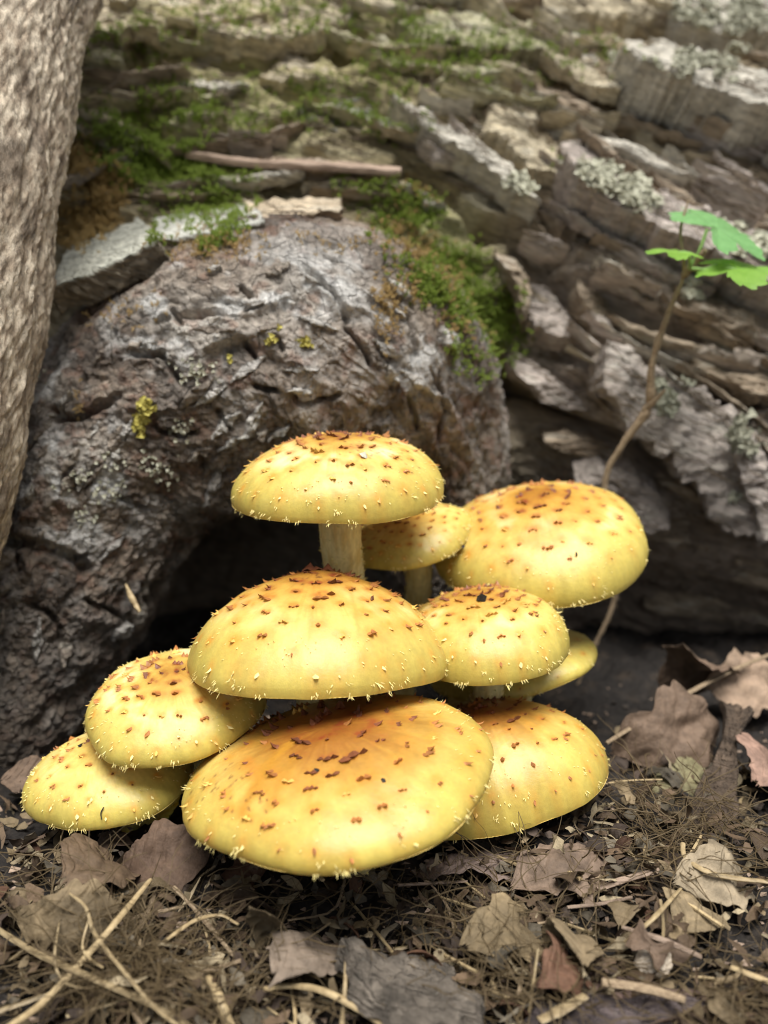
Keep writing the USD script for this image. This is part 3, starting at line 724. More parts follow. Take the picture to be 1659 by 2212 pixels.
def spike(base, t, n, b, L, w, curl, rings=3):
    """a small bent tooth: runs outward along t, curls up along n"""
    cs = np.linspace(0, 1, rings + 1)
    c = base + t * (L * (-0.25 + 0.9 * cs - 0.30 * curl * cs ** 2))[:, None] + n * (L * (-0.10 + 0.22 * cs + 0.30 * curl * cs ** 2))[:, None]
    v = []
    for k in range(rings):
        wk = w * (1 - 0.72 * cs[k]) * (0.75 if k == 0 else 1)
        d = n * math.cos(curl * cs[k]) - t * math.sin(curl * cs[k])
        v += [c[k] + b * wk, c[k] + d * wk * .42, c[k] - b * wk, c[k] - d * wk * .42]
    v.append(c[-1]); v = np.array(v)
    f = []
    for k in range(rings - 1):
        for i in range(4):
            a, bb = k * 4 + i, k * 4 + (i + 1) % 4
            f += [[a, bb, bb + 4], [a, bb + 4, a + 4]]
    k = (rings - 1) * 4
    f += [[k + i, k + (i + 1) % 4, len(v) - 1] for i in range(4)]
    return v, np.array(f)

ROOT_AT = np.array([0.0, 0.335, -0.002])
MUSH = {}
def mushroom(key, label, base, seed, stem_r=.19, scaly_stem=True, extra_stains=(), streaks=()):
    c = CAPS[key]
    rng = np.random.default_rng(seed)
    ctr, R, H = fit_cap(c)

    e1, e2, n = cap_axes(c['pitch'], c['roll'])
    base = np.array(base, float)
    M_ = thing('scaly_mushroom', label, 'mushroom', 'cluster of yellow scaly mushrooms growing under the log', loc=base)
    th, an = np.meshgrid(TH, ANG, indexing='ij')
    lobes = 1 + 0.030 * np.sin(2 * an + rng.uniform(0, 6)) + 0.022 * np.sin(3 * an + rng.uniform(0, 6)) + 0.012 * np.sin(7 * an + rng.uniform(0, 6))
    sag = 0.035 * np.sin(2 * an + rng.uniform(0, 6)) + 0.02 * np.sin(3 * an + rng.uniform(0, 6))
    def surf(th, an, lob, sg):
        r, h = cap_profile(th, H, c['fl'], c['umbo'])
        k = np.clip(np.sin(np.minimum(th, math.pi / 2)), 0, 1)
        r = r * (1 + (lob - 1) * k ** 3)
        h = h + sg * k ** 4 * .6
        return ctr + R * (r[..., None] * (np.cos(an)[..., None] * e1 + np.sin(an)[..., None] * e2) + h[..., None] * n)
    v = surf(th, an, lobes, sag)
    flat_ = np.stack([np.sin(th) * np.cos(an), np.sin(th) * np.sin(an), 0 * th + seed], -1)
    nn = np.cross(np.gradient(v, axis=1), np.gradient(v, axis=0)); nn /= np.linalg.norm(nn, axis=-1, keepdims=True) + 1e-12
    if (nn[40] @ n).mean() < 0: nn = -nn
    nn[0] = n
    v = v + nn * (R * (0.045 * (fbm(flat_ * 2.6, 3, seed) - 0.5) + 0.006 * (fbm(flat_ * 12, 3, seed + 1) - 0.5)))[..., None]
    # positions of the scales: loosely spaced, closer together at the crown
    sc = []
    tries = 0
    while len(sc) < c['n'] and tries < 9000:
        tries += 1
        rr = math.sqrt(rng.uniform(0.0, 0.98)); aa = rng.uniform(0, 2 * math.pi)
        gap = (0.126 + 0.028 * rr) * (1.15 if c['n'] < 100 else 1.0)
        if all((rr * math.cos(aa) - q[0]) ** 2 + (rr * math.sin(aa) - q[1]) ** 2 > gap ** 2 for q in sc):
            sc.append((rr * math.cos(aa), rr * math.sin(aa), rr, aa, rng.uniform(.7, 1.3)))
    # colour of the skin
    rr = np.sin(np.minimum(th, math.pi / 2)); x, y = rr * np.cos(an), rr * np.sin(an)
    streak = fbm(np.stack([np.cos(an) * 16, np.sin(an) * 16, rr * 1.6 + seed], -1), 4, seed + 2)
    blot = fbm(flat_ * 3.0, 4, seed + 3)
    fine = fbm(flat_ * 26, 3, seed + 4)
    rw_ = rr + 0.30 * (blot - 0.5) + 0.16 * (streak - 0.5)
    col = lerp(CY_MID, CY_RIM, smooth01((rr - 0.72) / 0.25))
    col = lerp(col, CY_ORANGE, smooth01(1 - rw_ / (0.46 + 0.54 * c['orange'])) * min(1, .42 + c['orange'] * .6))
    col = lerp(col, CY_BROWN, smooth01(1.05 - rw_ / (0.16 + 0.34 * c['brown'])) * min(1, c['brown']) * .85)
    col = lerp(col, np.array([0.80, 0.70, 0.42]), smooth01((blot - 0.52) * 5) * smooth01((rr - .25) * 3) * smooth01((.85 - rr) * 5) * .55 * c['white'])
    col = col * (0.90 + 0.2 * fine[..., None]) * (0.86 + 0.28 * streak[..., None]) * (0.86 + .28 * blot[..., None])
    col = lerp(col, CY_ORANGE * .9, smooth01((streak - 0.60) * 7) * smooth01((.9 - rr) * 4) * .35)
    for (sx, sy, sr, sa, sz) in sc:                              # brown smear of each scale on the skin
        dt = (x - sx) * math.cos(sa) + (y - sy) * math.sin(sa); db = -(x - sx) * math.sin(sa) + (y - sy) * math.cos(sa)
        s_ = (0.038 - 0.012 * sr) * sz * c['sz']
        near = np.exp(-((db / ((1.9 - .5 * sr) * s_)) ** 2 + ((dt + .25 * s_) / (.85 * s_)) ** 2)) * (.35 + 1.3 * smooth01((fine - .3) * 2.5))
        halo = np.exp(-((db / (2.6 * s_)) ** 2 + (dt / (1.9 * s_)) ** 2))
        tone = lerp(np.array([0.20, 0.040, 0.012]), np.array([0.55, 0.26, 0.04]), smooth01((sr - .15) / .65))
        fade = 1 - .6 * smooth01((sr - .84) / .16)
        col = np.where((halo > .02)[..., None], np.minimum(col, lerp(col, CY_ORANGE * np.array([1, .9, .8]) * (.35 + .65 * smooth01(sr / .5)), halo * .50 * fade)), col)
        col = lerp(col, tone, np.clip(near * .95 * fade, 0, 1))
    for (ax_, ay_, bx_, by_, wd, st_) in streaks:                # rusty runs down the skin
        ux, uy = bx_ - ax_, by_ - ay_; tt_ = np.clip(((x - ax_) * ux + (y - ay_) * uy) / (ux * ux + uy * uy), 0, 1)
        dd_ = np.hypot(x - ax_ - tt_ * ux, y - ay_ - tt_ * uy) / (wd * (1 + .6 * (streak - .5) * 2))
        col = lerp(col, CY_ORANGE * .85, np.exp(-dd_ ** 2) * st_ * (.5 + streak))
    for (cx, cy, n_, spr) in extra_stains:                       # peppering of rusty dots
        for _ in range(n_):
            qx, qy = cx + rng.normal(0, spr), cy + rng.normal(0, spr)
            d2 = (x - qx) ** 2 + (y - qy) ** 2
            col = lerp(col, np.array([0.10, 0.035, 0.012]), np.exp(-d2 / (rng.uniform(.006, .012)) ** 2) * .85)
    f = tri(grid_faces(len(TH), NA, True))
    cap = obj('cap', (v.reshape(-1, 3), f), CAP, M_, col=col.reshape(-1, 3), off=base)
    # gills: a fan of thin blades under the cap
    q = np.linspace(0, 1, 7); ga = np.linspace(0, 2 * math.pi, 360, endpoint=False)
    GQ, GA = np.meshgrid(q, ga, indexing='ij')
    rimr, rimh = cap_profile(np.array([math.radians(97.5)]), H, c['fl'], c['umbo'])
    gr = rimr[0] * (1 - GQ) + stem_r * .8 * GQ
    lb_ = np.interp(GA, ANG, lobes[0], period=2 * math.pi) - 1
    gh = rimh[0] + H * .28 * GQ ** 1.5 + np.interp(GA, ANG, sag[0], period=2 * math.pi) * .6 * (1 - GQ) ** 2
    gh = gh - np.where(np.arange(360) % 2 == 0, 0.05, 0.0)[None] * np.sin(np.pi * np.clip(GQ * 1.05, 0, 1)) ** .5
    gvv = ctr + R * ((gr * (1 + lb_ * (1 - GQ)))[..., None] * (np.cos(GA)[..., None] * e1 + np.sin(GA)[..., None] * e2) + gh[..., None] * n)
    obj('gills', (gvv.reshape(-1, 3), tri(grid_faces(7, 360, True))[:, ::-1]), GILL, M_, smooth=False, off=base)
    # stem
    top = ctr + n * R * (rimh[0] + H * .30)
    mid1 = top - n * R * (.55) ; foot = base - np.array([0, 0, .006])
    span = np.linalg.norm(top - foot)
    mid1 = top - n * min(R * .7, span * .35)
    sc_ = resample([top, mid1, (mid1 + foot) / 2 + np.array([0, .004, -.004]), foot], 60)
    sr_ = R * stem_r * np.interp(np.linspace(0, 1, 60), [0, .12, .5, 1], [1.12, 1.0, .92, .8])
    sv, sf = tube(sc_, sr_, 40)
    aa_ = np.tile(np.arange(40) / 40 * 2 * math.pi, 60); uu = np.repeat(np.linspace(0, 1, 60), 40)
    sn = fbm(np.stack([np.cos(aa_) * 3.5, np.sin(aa_) * 3.5, uu * 4], -1), 3, seed + 7)
    sh = fbm(np.stack([np.cos(aa_) * 5, np.sin(aa_) * 5, uu * 14], -1), 3, seed + 8)
    ax = np.repeat(sc_, 40, 0)
    sv[:2400] = ax + (sv[:2400] - ax) * (1 + .18 * (sn - .5) + .22 * (sh - .5) * smooth01(uu * 6))[:, None]
    stc = lerp(np.array([0.76, 0.64, 0.30]), np.array([0.64, 0.48, 0.18]), smooth01((sh - .45) * 4))
    stc = lerp(stc, np.array([0.46, 0.28, 0.09]), smooth01((uu - .6) * 2) * .6)
    stem = obj('stem', (sv, sf), STEM, M_, col=np.vstack([stc, stc[:2]]), off=base)
    if scaly_stem:
        parts = []
        st, sA, sB = frames(sc_)
        for _ in range(240):
            k = int(rng.uniform(6, 56)); a0 = rng.uniform(0, 2 * math.pi)
            dd = math.cos(a0) * sA[k] + math.sin(a0) * sB[k]
            parts.append(spike(sc_[k] + dd * sr_[k] * 1.0, -st[k] * .55 + dd * .2, dd, np.cross(st[k], dd), rng.uniform(.0012, .0024), rng.uniform(.0004, .0008), 1.1))
        obj('stem_scales', join(parts), SCALE_MATS[3], stem, smooth=False, kind='stuff', off=base)
    # scales
    def frame_at(rr_, aa_):
        t1 = math.asin(min(rr_, .9999))
        i = min(int(np.searchsorted(TH, t1)), len(TH) - 2); j = int(round(aa_ / (2 * math.pi) * NA)) % NA
        p_ = v[i, j]; n_ = nn[i, j]
        t_ = v[min(i + 1, len(TH) - 1), j] - v[max(i - 1, 0), j]; t_ = t_ - n_ * (t_ @ n_); t_ /= np.linalg.norm(t_) + 1e-12
        return p_, n_, t_, np.cross(n_, t_)
    for (sx, sy, sr, sa, sz) in sc:
        p_, n_, t_, b_ = frame_at(max(sr, .03), sa)
        L = rng.uniform(.0018, .0032) * c['sz'] * (.6 + .5 * sz) * (1.1 - .2 * sr)
        tips = 1 if sr > .86 else int(rng.choice([1, 2, 3], p=[.3, .4, .3]))
        w = L * (rng.uniform(.34, .56) if sr < .55 else rng.uniform(.26, .40) if sr < .84 else rng.uniform(.18, .28))
        m_ = join([spike(p_ + b_ * w * 1.15 * (k - (tips - 1) / 2) + t_ * L * rng.normal(0, .12), t_ + b_ * rng.normal(0, .18), n_, b_, L * rng.uniform(.7, 1.15), w * rng.uniform(.8, 1.15), rng.uniform(.5, 1.5), 3 if tips == 1 else 2) for k in range(tips)])
        z = sr + rng.normal(0, .08) - .12 * c['brown'] + .04
        mi = 0 if z < .34 else 1 if z < .84 else 2 if z < .95 else 3
        if rng.uniform() < .12: mi = min(3, mi + 1)
        obj('scale', m_, SCALE_MATS[mi], cap, smooth=False, off=base)
    # the fringe of pale tufts along the margin
    parts = []
    nt = int(2 * math.pi * R / .0026)
    for k in range(nt):
        aa = 2 * math.pi * (k + rng.uniform(-.6, .6)) / nt
        if fbm(np.array([math.cos(aa) * 5, math.sin(aa) * 5, seed]), 2, seed + 9) < .45: continue
        deg = rng.choice([76, 84, 90, 94, 97], p=[.08, .14, .24, .30, .24])
        i = int(np.searchsorted(TH, math.radians(deg))); j = int(aa / (2 * math.pi) * NA) % NA
        p_, n_ = v[i, j], nn[i, j]
        t_ = v[min(i + 1, len(TH) - 1), j] - v[i - 1, j]; t_ /= np.linalg.norm(t_)
        t_ = t_ - n * max(0, .3 + t_ @ n) ; t_ /= np.linalg.norm(t_)
        b_ = np.cross(n_, t_)
        for _ in range(rng.integers(3, 9)):
            tw = rng.normal(0, .6)
            tt = t_ * math.cos(tw) + b_ * math.sin(tw)
            parts.append(spike(p_ + b_ * rng.normal(0, .0006) + t_ * rng.normal(0, .0005), tt * .9 + n_ * .35, n_, np.cross(n_, tt), rng.uniform(.0009, .0023) * (.6 + .4 * c['sz']), rng.uniform(.00010, .00022), rng.uniform(.2, 1.3)))
    for _ in range(120):                                        # small pale teeth on the outer band
        r0 = rng.uniform(.80, .985); aa = rng.uniform(0, 2 * math.pi)
        p_, n_, t_, b_ = frame_at(r0, aa)
        parts.append(spike(p_, t_, n_, b_, rng.uniform(.0009, .0017) * c['sz'], rng.uniform(.00014, .00028), rng.uniform(.5, 1.6)))
    obj('margin_fringe', join(parts), SCALE_MATS[3], cap, smooth=False, kind='stuff', off=base)
    MUSH[key] = dict(frame=frame_at, R=R, ctr=ctr, n=n, v=v)

B0 = ROOT_AT
mushroom('A', 'topmost mushroom, standing highest on a thick pale stem, with a bright dotted cap', B0 + [-.006, .010, 0], 11, stem_r=.205, extra_stains=((.25, -.35, 40, .10), (.55, -.3, 16, .10)))
mushroom('B', 'small tilted mushroom tucked directly behind the topmost stem', B0 + [.008, .030, 0], 12, stem_r=.21)
mushroom('C', 'large soft-focus mushroom at the upper right, in front of the thorny twig', B0 + [.030, .026, 0], 13, stem_r=.17)
mushroom('D', 'big domed mushroom in the middle with raised brown scales, right below the topmost one', B0 + [-.008, -.012, 0], 14, stem_r=.15, extra_stains=((.02, -.15, 18, .05),), streaks=((.25, -.25, .34, -.75, .018, .4), (.02, -.5, .0, -.85, .012, .3)))
mushroom('E', 'mushroom to the right of the middle dome with a black crumb on its crown', B0 + [.020, .008, 0], 15, stem_r=.17)
mushroom('F', 'flat pale mushroom half hidden under the cap with the black crumb', B0 + [.026, .018, 0], 16, stem_r=.17)
mushroom('G', 'pale mushroom at the left with a whitish patch, overlapping the lowest left one', B0 + [-.030, -.020, 0], 17, stem_r=.16)
mushroom('H', 'smoothest, palest mushroom at the far lower left, close to the ground', B0 + [-.040, -.016, 0], 18, stem_r=.16)
mushroom('I', 'largest mushroom, front and lowest, with a dark brown centre and yellow rim', B0 + [-.004, -.028, 0], 19, stem_r=.13, extra_stains=((-.62, -.35, 14, .06), (-.45, -.62, 14, .07), (-.75, -.2, 16, .08)), streaks=((-.25, -.12, -.52, -.62, .05, .8), (-.2, -.3, -.34, -.66, .04, .5), (.25, -.4, .3, -.75, .03, .35)))
mushroom('J', 'lower right mushroom with an orange brown cap, partly behind the largest one', B0 + [.024, -.018, 0], 20, stem_r=.16)
# ------------------------------------------------------------------ where moss and lichen can hold: the outermost bark seen at each spot
sv_ = np.vstack([a for a, b in SURF]); sn_ = np.vstack([b for a, b in SURF])
spx, spy = proj(sv_); dep = (sv_ - EYE) @ FW
ok = (spx > -200) & (spx < 1860) & (spy > -200) & (spy < 1500)
sv_, sn_, spx, spy, dep = sv_[ok], sn_[ok], spx[ok], spy[ok], dep[ok]
cell = (spx // 7).astype(int) * 100000 + (spy // 7).astype(int)
order = np.lexsort((dep, cell)); first = np.r_[True, np.diff(cell[order]) != 0]
keep = order[first]
SKIN, SKINN, SKX, SKY = sv_[keep], sn_[keep], spx[keep], spy[keep]

def strands(name, label, cat, mat_, curves, widths, group=None, parent=None):
    b = UsdGeom.BasisCurves.Define(stage, path_for(name, parent))
    pts = np.concatenate(curves)
    b.CreatePointsAttr(Vt.Vec3fArray.FromNumpy(pts.astype(np.float32)))
    b.CreateCurveVertexCountsAttr(Vt.IntArray.FromNumpy(np.array([len(c) for c in curves], np.int32)))
    b.CreateTypeAttr('linear')
    b.CreateWidthsAttr(Vt.FloatArray.FromNumpy(np.concatenate(widths).astype(np.float32))); b.SetWidthsInterpolation('vertex')
    UsdShade.MaterialBindingAPI.Apply(b.GetPrim()).Bind(mat_)
    return tag(b.GetPrim(), label, cat, group, 'stuff')

def moss(label, spots, n, mat_, seed, L=(.0017, .0038), lean=.6, leafy=7, name='moss'):
    """spots: ellipses (x, y, rx, ry, turn, weight) in the photo where this moss grows"""
    rng = np.random.default_rng(seed)
    den = np.zeros(len(SKIN))
    for x, y, rx, ry, rot, w in spots:
        den = np.maximum(den, w * np.clip(ell(SKX, SKY, x, y, rx, ry, rot) * 1.4 - .25, 0, 1))
    patch = smooth01((fbm(SKIN * 60, 3, seed) - .40) * 6)
    den = den * (.12 + .88 * patch)
    k = rng.choice(len(SKIN), n, p=den / den.sum())
    cs, ws = [], []
    for i in k:
        p0 = SKIN[i] + rng.normal(0, .0011, 3)
        nrm = SKINN[i]
        d = nrm * .7 + np.array([0, -.15, .75]) + rng.normal(0, lean, 3); d /= np.linalg.norm(d)
        l = rng.uniform(*L); side = np.cross(d, rng.normal(0, 1, 3)); side /= np.linalg.norm(side)
        s = np.linspace(0, 1, 4)[:, None]
        bend = np.array([0, -.25, -.5]) * .5 + side * .3
        ax = p0 + d * l * s + bend * l * s ** 2
        cs.append(ax); ws.append(np.array([.00026, .00024, .0002, .0001]))
        for q in range(leafy):
            t = (q + 1) / (leafy + 1)
            b0 = p0 + d * l * t + bend * l * t * t
            a = q * 2.4 + rng.uniform(0, 1)
            lat = side * math.cos(a) + np.cross(d, side) * math.sin(a)
            ll = rng.uniform(.0007, .0013)
            cs.append(np.stack([b0, b0 + (lat * .8 + d * .5) * ll * .55, b0 + (lat * .9 + d * .8) * ll]))
            ws.append(np.array([.00034, .0003, .00008]))
    return strands(name, label, 'moss', mat_, cs, ws)

moss('bright green feathery moss on the log above the pale bark slabs', [(370, 370, 170, 95, 10, 1.0), (250, 300, 90, 60, 0, .5), (420, 440, 130, 50, 5, .7)], 2600, MOSS_GREEN, 401)
moss('golden dry moss beside the near trunk', [(195, 430, 70, 110, 15, 1.0), (180, 350, 50, 60, 0, .8), (150, 500, 40, 40, 0, .7), (230, 380, 60, 50, 0, .5)], 1900, MOSS_TAN, 402)
moss('sparse olive moss on the furrowed ridges above the green patch', [(480, 240, 330, 60, 0, .6), (760, 230, 160, 60, 20, .6), (880, 100, 110, 90, 0, .5), (620, 40, 300, 60, 0, .2), (330, 240, 120, 70, 0, .6), (1180, 100, 200, 60, 8, .3), (300, 90, 200, 60, 0, .4), (650, 200, 300, 40, 0, .5), (760, 90, 260, 50, 5, .4), (1010, 130, 200, 60, 8, .35)], 2800, MOSS_GREEN, 403, L=(.0018, .0038))
moss('dark green moss band running down the right shoulder of the arched root', [(880, 490, 110, 80, 45, .8), (960, 590, 130, 90, 48, 1.0), (1050, 690, 110, 90, 55, 1.0), (1040, 760, 70, 70, 60, .5), (800, 420, 90, 40, 10, .5)], 2800, MOSS_GREEN, 404)
moss('tan dry moss mixed into the dark green band', [(860, 500, 90, 80, 45, .9), (930, 570, 90, 70, 48, 1.0), (860, 620, 60, 60, 60, .8), (1000, 690, 70, 50, 50, .5), (880, 430, 60, 50, 0, .7)], 600, MOSS_TAN, 405)
moss('thin rusty moss threads clinging to the grey root', [(310, 680, 50, 40, 0, .9), (260, 690, 80, 20, 0, .3), (840, 690, 40, 90, 0, .5), (660, 530, 180, 30, 0, .4), (440, 530, 120, 40, 0, .8), (215, 640, 60, 24, -30, .4), (170, 870, 40, 30, 0, .15)], 340, MOSS_TAN, 406, L=(.0018, .004), leafy=4)
moss('wisps of green moss hanging over the broken slab edges', [(470, 500, 60, 50, 0, 1.0), (350, 520, 30, 40, 0, .8), (520, 360, 60, 14, 0, .8), (1210, 350, 30, 20, 0, .3)], 420, MOSS_GREEN, 407, L=(.0017, .0038))

# lichens: crusts of small curled lobes, each patch a thing
def lichen(label, spots, n, seed, mat_=LICHEN, size=(.0007, .0019), cat='lichen'):
    rng = np.random.default_rng(seed)
    den = np.zeros(len(SKIN))
    for x, y, rx, ry, rot, w in spots:
        den = np.maximum(den, w * np.clip(ell(SKX, SKY, x, y, rx, ry, rot) * 1.5 - .4, 0, 1))
    den *= smooth01((fbm(SKIN * 140, 2, seed) - .38) * 7)
    n = int(n * 2.2)
    k = rng.choice(len(SKIN), n, p=den / den.sum())
    parts = []
    for i in k:
        r = rng.uniform(*size)
        nrm = SKINN[i] + rng.normal(0, .45, 3); nrm /= np.linalg.norm(nrm)
        a = np.cross(nrm, rng.normal(0, 1, 3)); a /= np.linalg.norm(a); b = np.cross(nrm, a)
        m = 9
        g = np.arange(m) / m * 2 * math.pi
        rad = r * (1 + .35 * np.sin(3 * g + rng.uniform(0, 6)) + rng.normal(0, .14, m))
        c = SKIN[i] + SKINN[i] * rng.uniform(.0002, .0014) + rng.normal(0, .0007, 3)
        ring = c + rad[:, None] * (np.cos(g)[:, None] * a + np.sin(g)[:, None] * b) + nrm * (r * (.35 + .25 * np.sin(2 * g + rng.uniform(0, 6))))[:, None]
        low = c + .55 * rad[:, None] * (np.cos(g)[:, None] * a + np.sin(g)[:, None] * b) - nrm * r * .3
        v = np.vstack([c[None] - nrm * r * .08, ring, low])
        f = [[0, 1 + j, 1 + (j + 1) % m] for j in range(m)] + [[1 + j, 1 + m + j, 1 + m + (j + 1) % m] for j in range(m)] + [[1 + j, 1 + m + (j + 1) % m, 1 + (j + 1) % m] for j in range(m)]
        parts.append((v, np.array(f)))
    p_ = obj('lichen_patch', join(parts), mat_, smooth=False)
    tag(p_, label, cat, 'lichen patches on the fallen log', 'stuff' if len(spots) > 1 else None)
lichen('pale grey green lichen cluster in the upper right corner of the log', [(1500, 40, 70, 50, 0, 1), (1560, 90, 50, 50, 0, .9), (1620, 30, 60, 40, 0, .9), (1600, 80, 40, 40, 0, .7)], 420, 501)
lichen('grey lichen crust hanging below the corner cluster on the bark ridge', [(1500, 140, 50, 30, 30, 1), (1560, 150, 50, 30, 10, .8)], 150, 502)
lichen('lichen cushion with a yellowish spot above the bare grey plank', [(1440, 190, 50, 36, 0, 1), (1330, 140, 40, 24, 0, .5), (1410, 150, 50, 20, 0, .5)], 190, 503)
lichen('whitish lichen crust on the ridge beside the wedge of broken wood', [(1250, 380, 60, 40, 20, .8), (1340, 390, 70, 36, 20, 1), (1380, 430, 50, 26, 20, .8), (1130, 400, 40, 30, 0, .5)], 380, 504)
lichen('whitish lichen at the right edge just below the green leaves', [(1620, 530, 70, 30, 10, 1), (1580, 500, 50, 20, 10, .6), (1480, 620, 60, 24, 20, .3)], 190, 505)
lichen('small grey lichen tuft on the shaded bark beside the thorny twig', [(1440, 870, 24, 30, 0, 1), (1490, 820, 16, 14, 0, .7), (1420, 830, 12, 10, 0, .7)], 90, 506)
lichen('frosty lichen on the hanging shaded bark at the right edge', [(1610, 940, 40, 50, 0, .8), (1590, 1080, 18, 24, 0, 1)], 110, 507)
lichen('yellow lichen tuft on the grey root at the left', [(305, 915, 16, 24, 15, 1), (316, 880, 12, 26, -15, .8)], 60, 508, YELLOW_LICHEN, (.0006, .0013))
lichen('tiny yellow lichen specks on the upper middle of the grey root', [(660, 740, 9, 7, 0, 1), (585, 735, 8, 6, 0, .8), (500, 780, 7, 5, 0, .8), (605, 715, 5, 8, 0, .5)], 26, 509, YELLOW_LICHEN, (.0005, .0011))
lichen('scattered grey lichen flecks on the left flank of the grey root', [(200, 1040, 100, 60, -20, .7), (390, 930, 50, 30, 0, .6), (340, 1010, 60, 50, 0, .6), (190, 1110, 40, 30, 0, .6), (420, 800, 70, 40, 0, .4), (80, 830, 40, 40, 0, .4)], 90, 510, size=(.0004, .0009))

# raised fibres of weathered wood lying along the grain
cs, ws = [], []
fr = np.random.default_rng(78)
bt = cKDTree(np.stack([SKX, SKY], -1))
for i in range(1500):
    x, y = log_spot()
    a = grain(x, y) + fr.normal(0, .10); L = fr.uniform(30, 150)
    s_ = np.linspace(-.5, .5, 6)
    k = bt.query(np.stack([x + math.cos(a) * L * s_, y + math.sin(a) * L * s_ + fr.normal(0, 3, 6)], -1))[1]
    q = SKIN[k] + SKINN[k] * fr.uniform(.0002, .0016)
    if np.linalg.norm(np.diff(q, axis=0), axis=1).max() > .02: continue
    cs.append(resample(q, 12)); ws.append(np.interp(np.linspace(0, 1, 12), [0, .5, 1], [.0001, fr.uniform(.0003, .0009), .0001]))
strands('wood_fibres', None, None, WOODFIB, cs, ws, parent=LOG)
# ------------------------------------------------------------------ the splinters and the thorny twig with its green leaves
def stick(name, label, cat, pts, r, mat_, seed, sides=7, flat=1.0, rough=.12, group=None, parent=None, n=None, knots=0):
    pts = np.asarray(pts, float)
    n = n or max(10, int(len(pts) * 9))
    c = resample(pts, n)
    rng = np.random.default_rng(seed)
    rr = np.interp(np.linspace(0, 1, n), np.linspace(0, 1, len(r)), r)
    s = np.linspace(0, 1, n)
    rr = rr * (1 + rough * 2 * (fbm(np.stack([s * n / 3, 0 * s, 0 * s + seed], -1), 2, seed) - .5))
    for _ in range(knots):
        rr = rr * (1 + .45 * np.exp(-((s - rng.uniform(.05, .95)) / .012) ** 2))
    v, f = tube(c, rr, sides, flat)
    m = n * sides
    ax = np.repeat(c, sides, 0)
    v[:m] = ax + (v[:m] - ax) * (1 + rough * 2.2 * (fbm(v[:m] * 700, 2, seed + 1) - .5))[:, None]
    p_ = obj(name, (v, f), mat_, parent, smooth=40)
    if label: tag(p_, label, cat, group)
    return p_, c, rr

def board(name, label, cat, pts, w, th, mat_, seed, nrm=(0, -.4, 1), group=None):
    """a split flat splinter along a line"""
    n = 40
    c = resample(pts, n); t = np.gradient(c, axis=0); t /= np.linalg.norm(t, axis=1, keepdims=True)
    up = np.asarray(nrm, float) - t * (t @ np.asarray(nrm, float))[:, None]; up /= np.linalg.norm(up, axis=1, keepdims=True)
    b = np.cross(t, up)
    s = np.linspace(0, 1, n); ww = np.interp(s, np.linspace(0, 1, len(w)), w)
    k = 8
    o = np.linspace(-1, 1, k)
    jag = 1 + .3 * (fbm(np.stack([s * 14, 0 * s, 0 * s + seed], -1), 3, seed) - .5)
    off = (ww * jag)[:, None] * o[None]
    top = c[:, None] + b[:, None] * off[..., None] + up[:, None] * (th * (1 - .5 * o ** 2))[None, :, None]
    top = top + up[:, None] * (th * .9 * (fbm(top * np.array([120, 900, 900]), 3, seed) - .5))[..., None]
    bot = c[:, None] + b[:, None] * off[..., None] * .9 - up[:, None] * th * .5
    m = n * k
    v = np.vstack([top.reshape(-1, 3), bot.reshape(-1, 3)]); g = tri(grid_faces(n, k))
    rim = np.r_[np.arange(k), np.arange(2, n + 1) * k - 1, (n - 1) * k + np.arange(k - 2, -1, -1), np.arange(n - 2, 0, -1) * k]
    r2 = np.roll(rim, -1)
    f = np.vstack([g[:, ::-1], g + m, np.stack([rim, r2, r2 + m], 1), np.stack([rim, r2 + m, rim + m], 1)])
    if np.cross(v[f[0, 1]] - v[f[0, 0]], v[f[0, 2]] - v[f[0, 0]]) @ up[0] < 0: f = f[:, ::-1]
    p_ = obj(name, (v, f), mat_, smooth=45)
    return tag(p_, label, cat, group)

def at_skin(px, py, lift=.002):
    k = cKDTree(np.stack([SKX, SKY], -1)).query([px, py])[1]
    return SKIN[k] + SKINN[k] * lift
def across(pts, lift=.004):
    """points over the bark, all kept in front of it"""
    return [at_skin(x, y, lift) for x, y in pts]
_p = across([(405, 338), (860, 372)], .004)
y_ = min(_p[0][1], _p[1][1]) - .004
board('wood_splinter', 'long reddish brown wood splinter lying across the green moss', 'splinter', [P(402, 335, y_), P(520, 352, y_ - .002), P(660, 358, y_ - .001), P(865, 372, y_ + .002)], (.0012, .0026, .0042, .0028), .0022, WOOD, 601)
board('wood_splinter', 'small pale upright splinter stuck at the mouth of the dark hollow', 'splinter', [P(272, 1262, .325), P(284, 1290, .323), P(302, 1322, .321)], (.0004, .0012, .0006), .0008, STRAW, 602, nrm=(0, -1, .2))

TW = thing('thorny_twig', 'thin thorny twig rising behind the upper right mushroom with three green leaves', 'twig')
tw_pts = [P(1195, 1640, .392), P(1240, 1500, .390), P(1285, 1395, .388), P(1330, 1270, .386), P(1300, 1060, .384), P(1345, 960, .380), P(1400, 880, .376), P(1410, 780, .372), P(1450, 660, .368), P(1478, 590, .366), P(1470, 500, .366), P(1488, 430, .366)]
tw_pts[4] = P(1306, 1055, .384)
_, twc, twr = stick('stem', None, None, tw_pts, [.0007, .0007, .0008, .0009, .0014, .0014, .0013, .0016, .0014, .0011, .0007, .0004], TWIGM, 611, sides=12, rough=.22, parent=TW, n=150, knots=9)
stick('side_shoot', None, None, [P(1478, 596, .366), P(1500, 568, .362), P(1524, 540, .358)], [.0015, .0014, .0009], TWIGM, 612, parent=TW, n=14)
stick('side_shoot', None, None, [P(1392, 885, .376), P(1415, 865, .373), P(1437, 842, .370)], [.0015, .0012, .0005], TWIGM, 613, parent=TW, n=14)
rng = np.random.default_rng(614)
t1, A1, B1 = frames(twc); prick = []
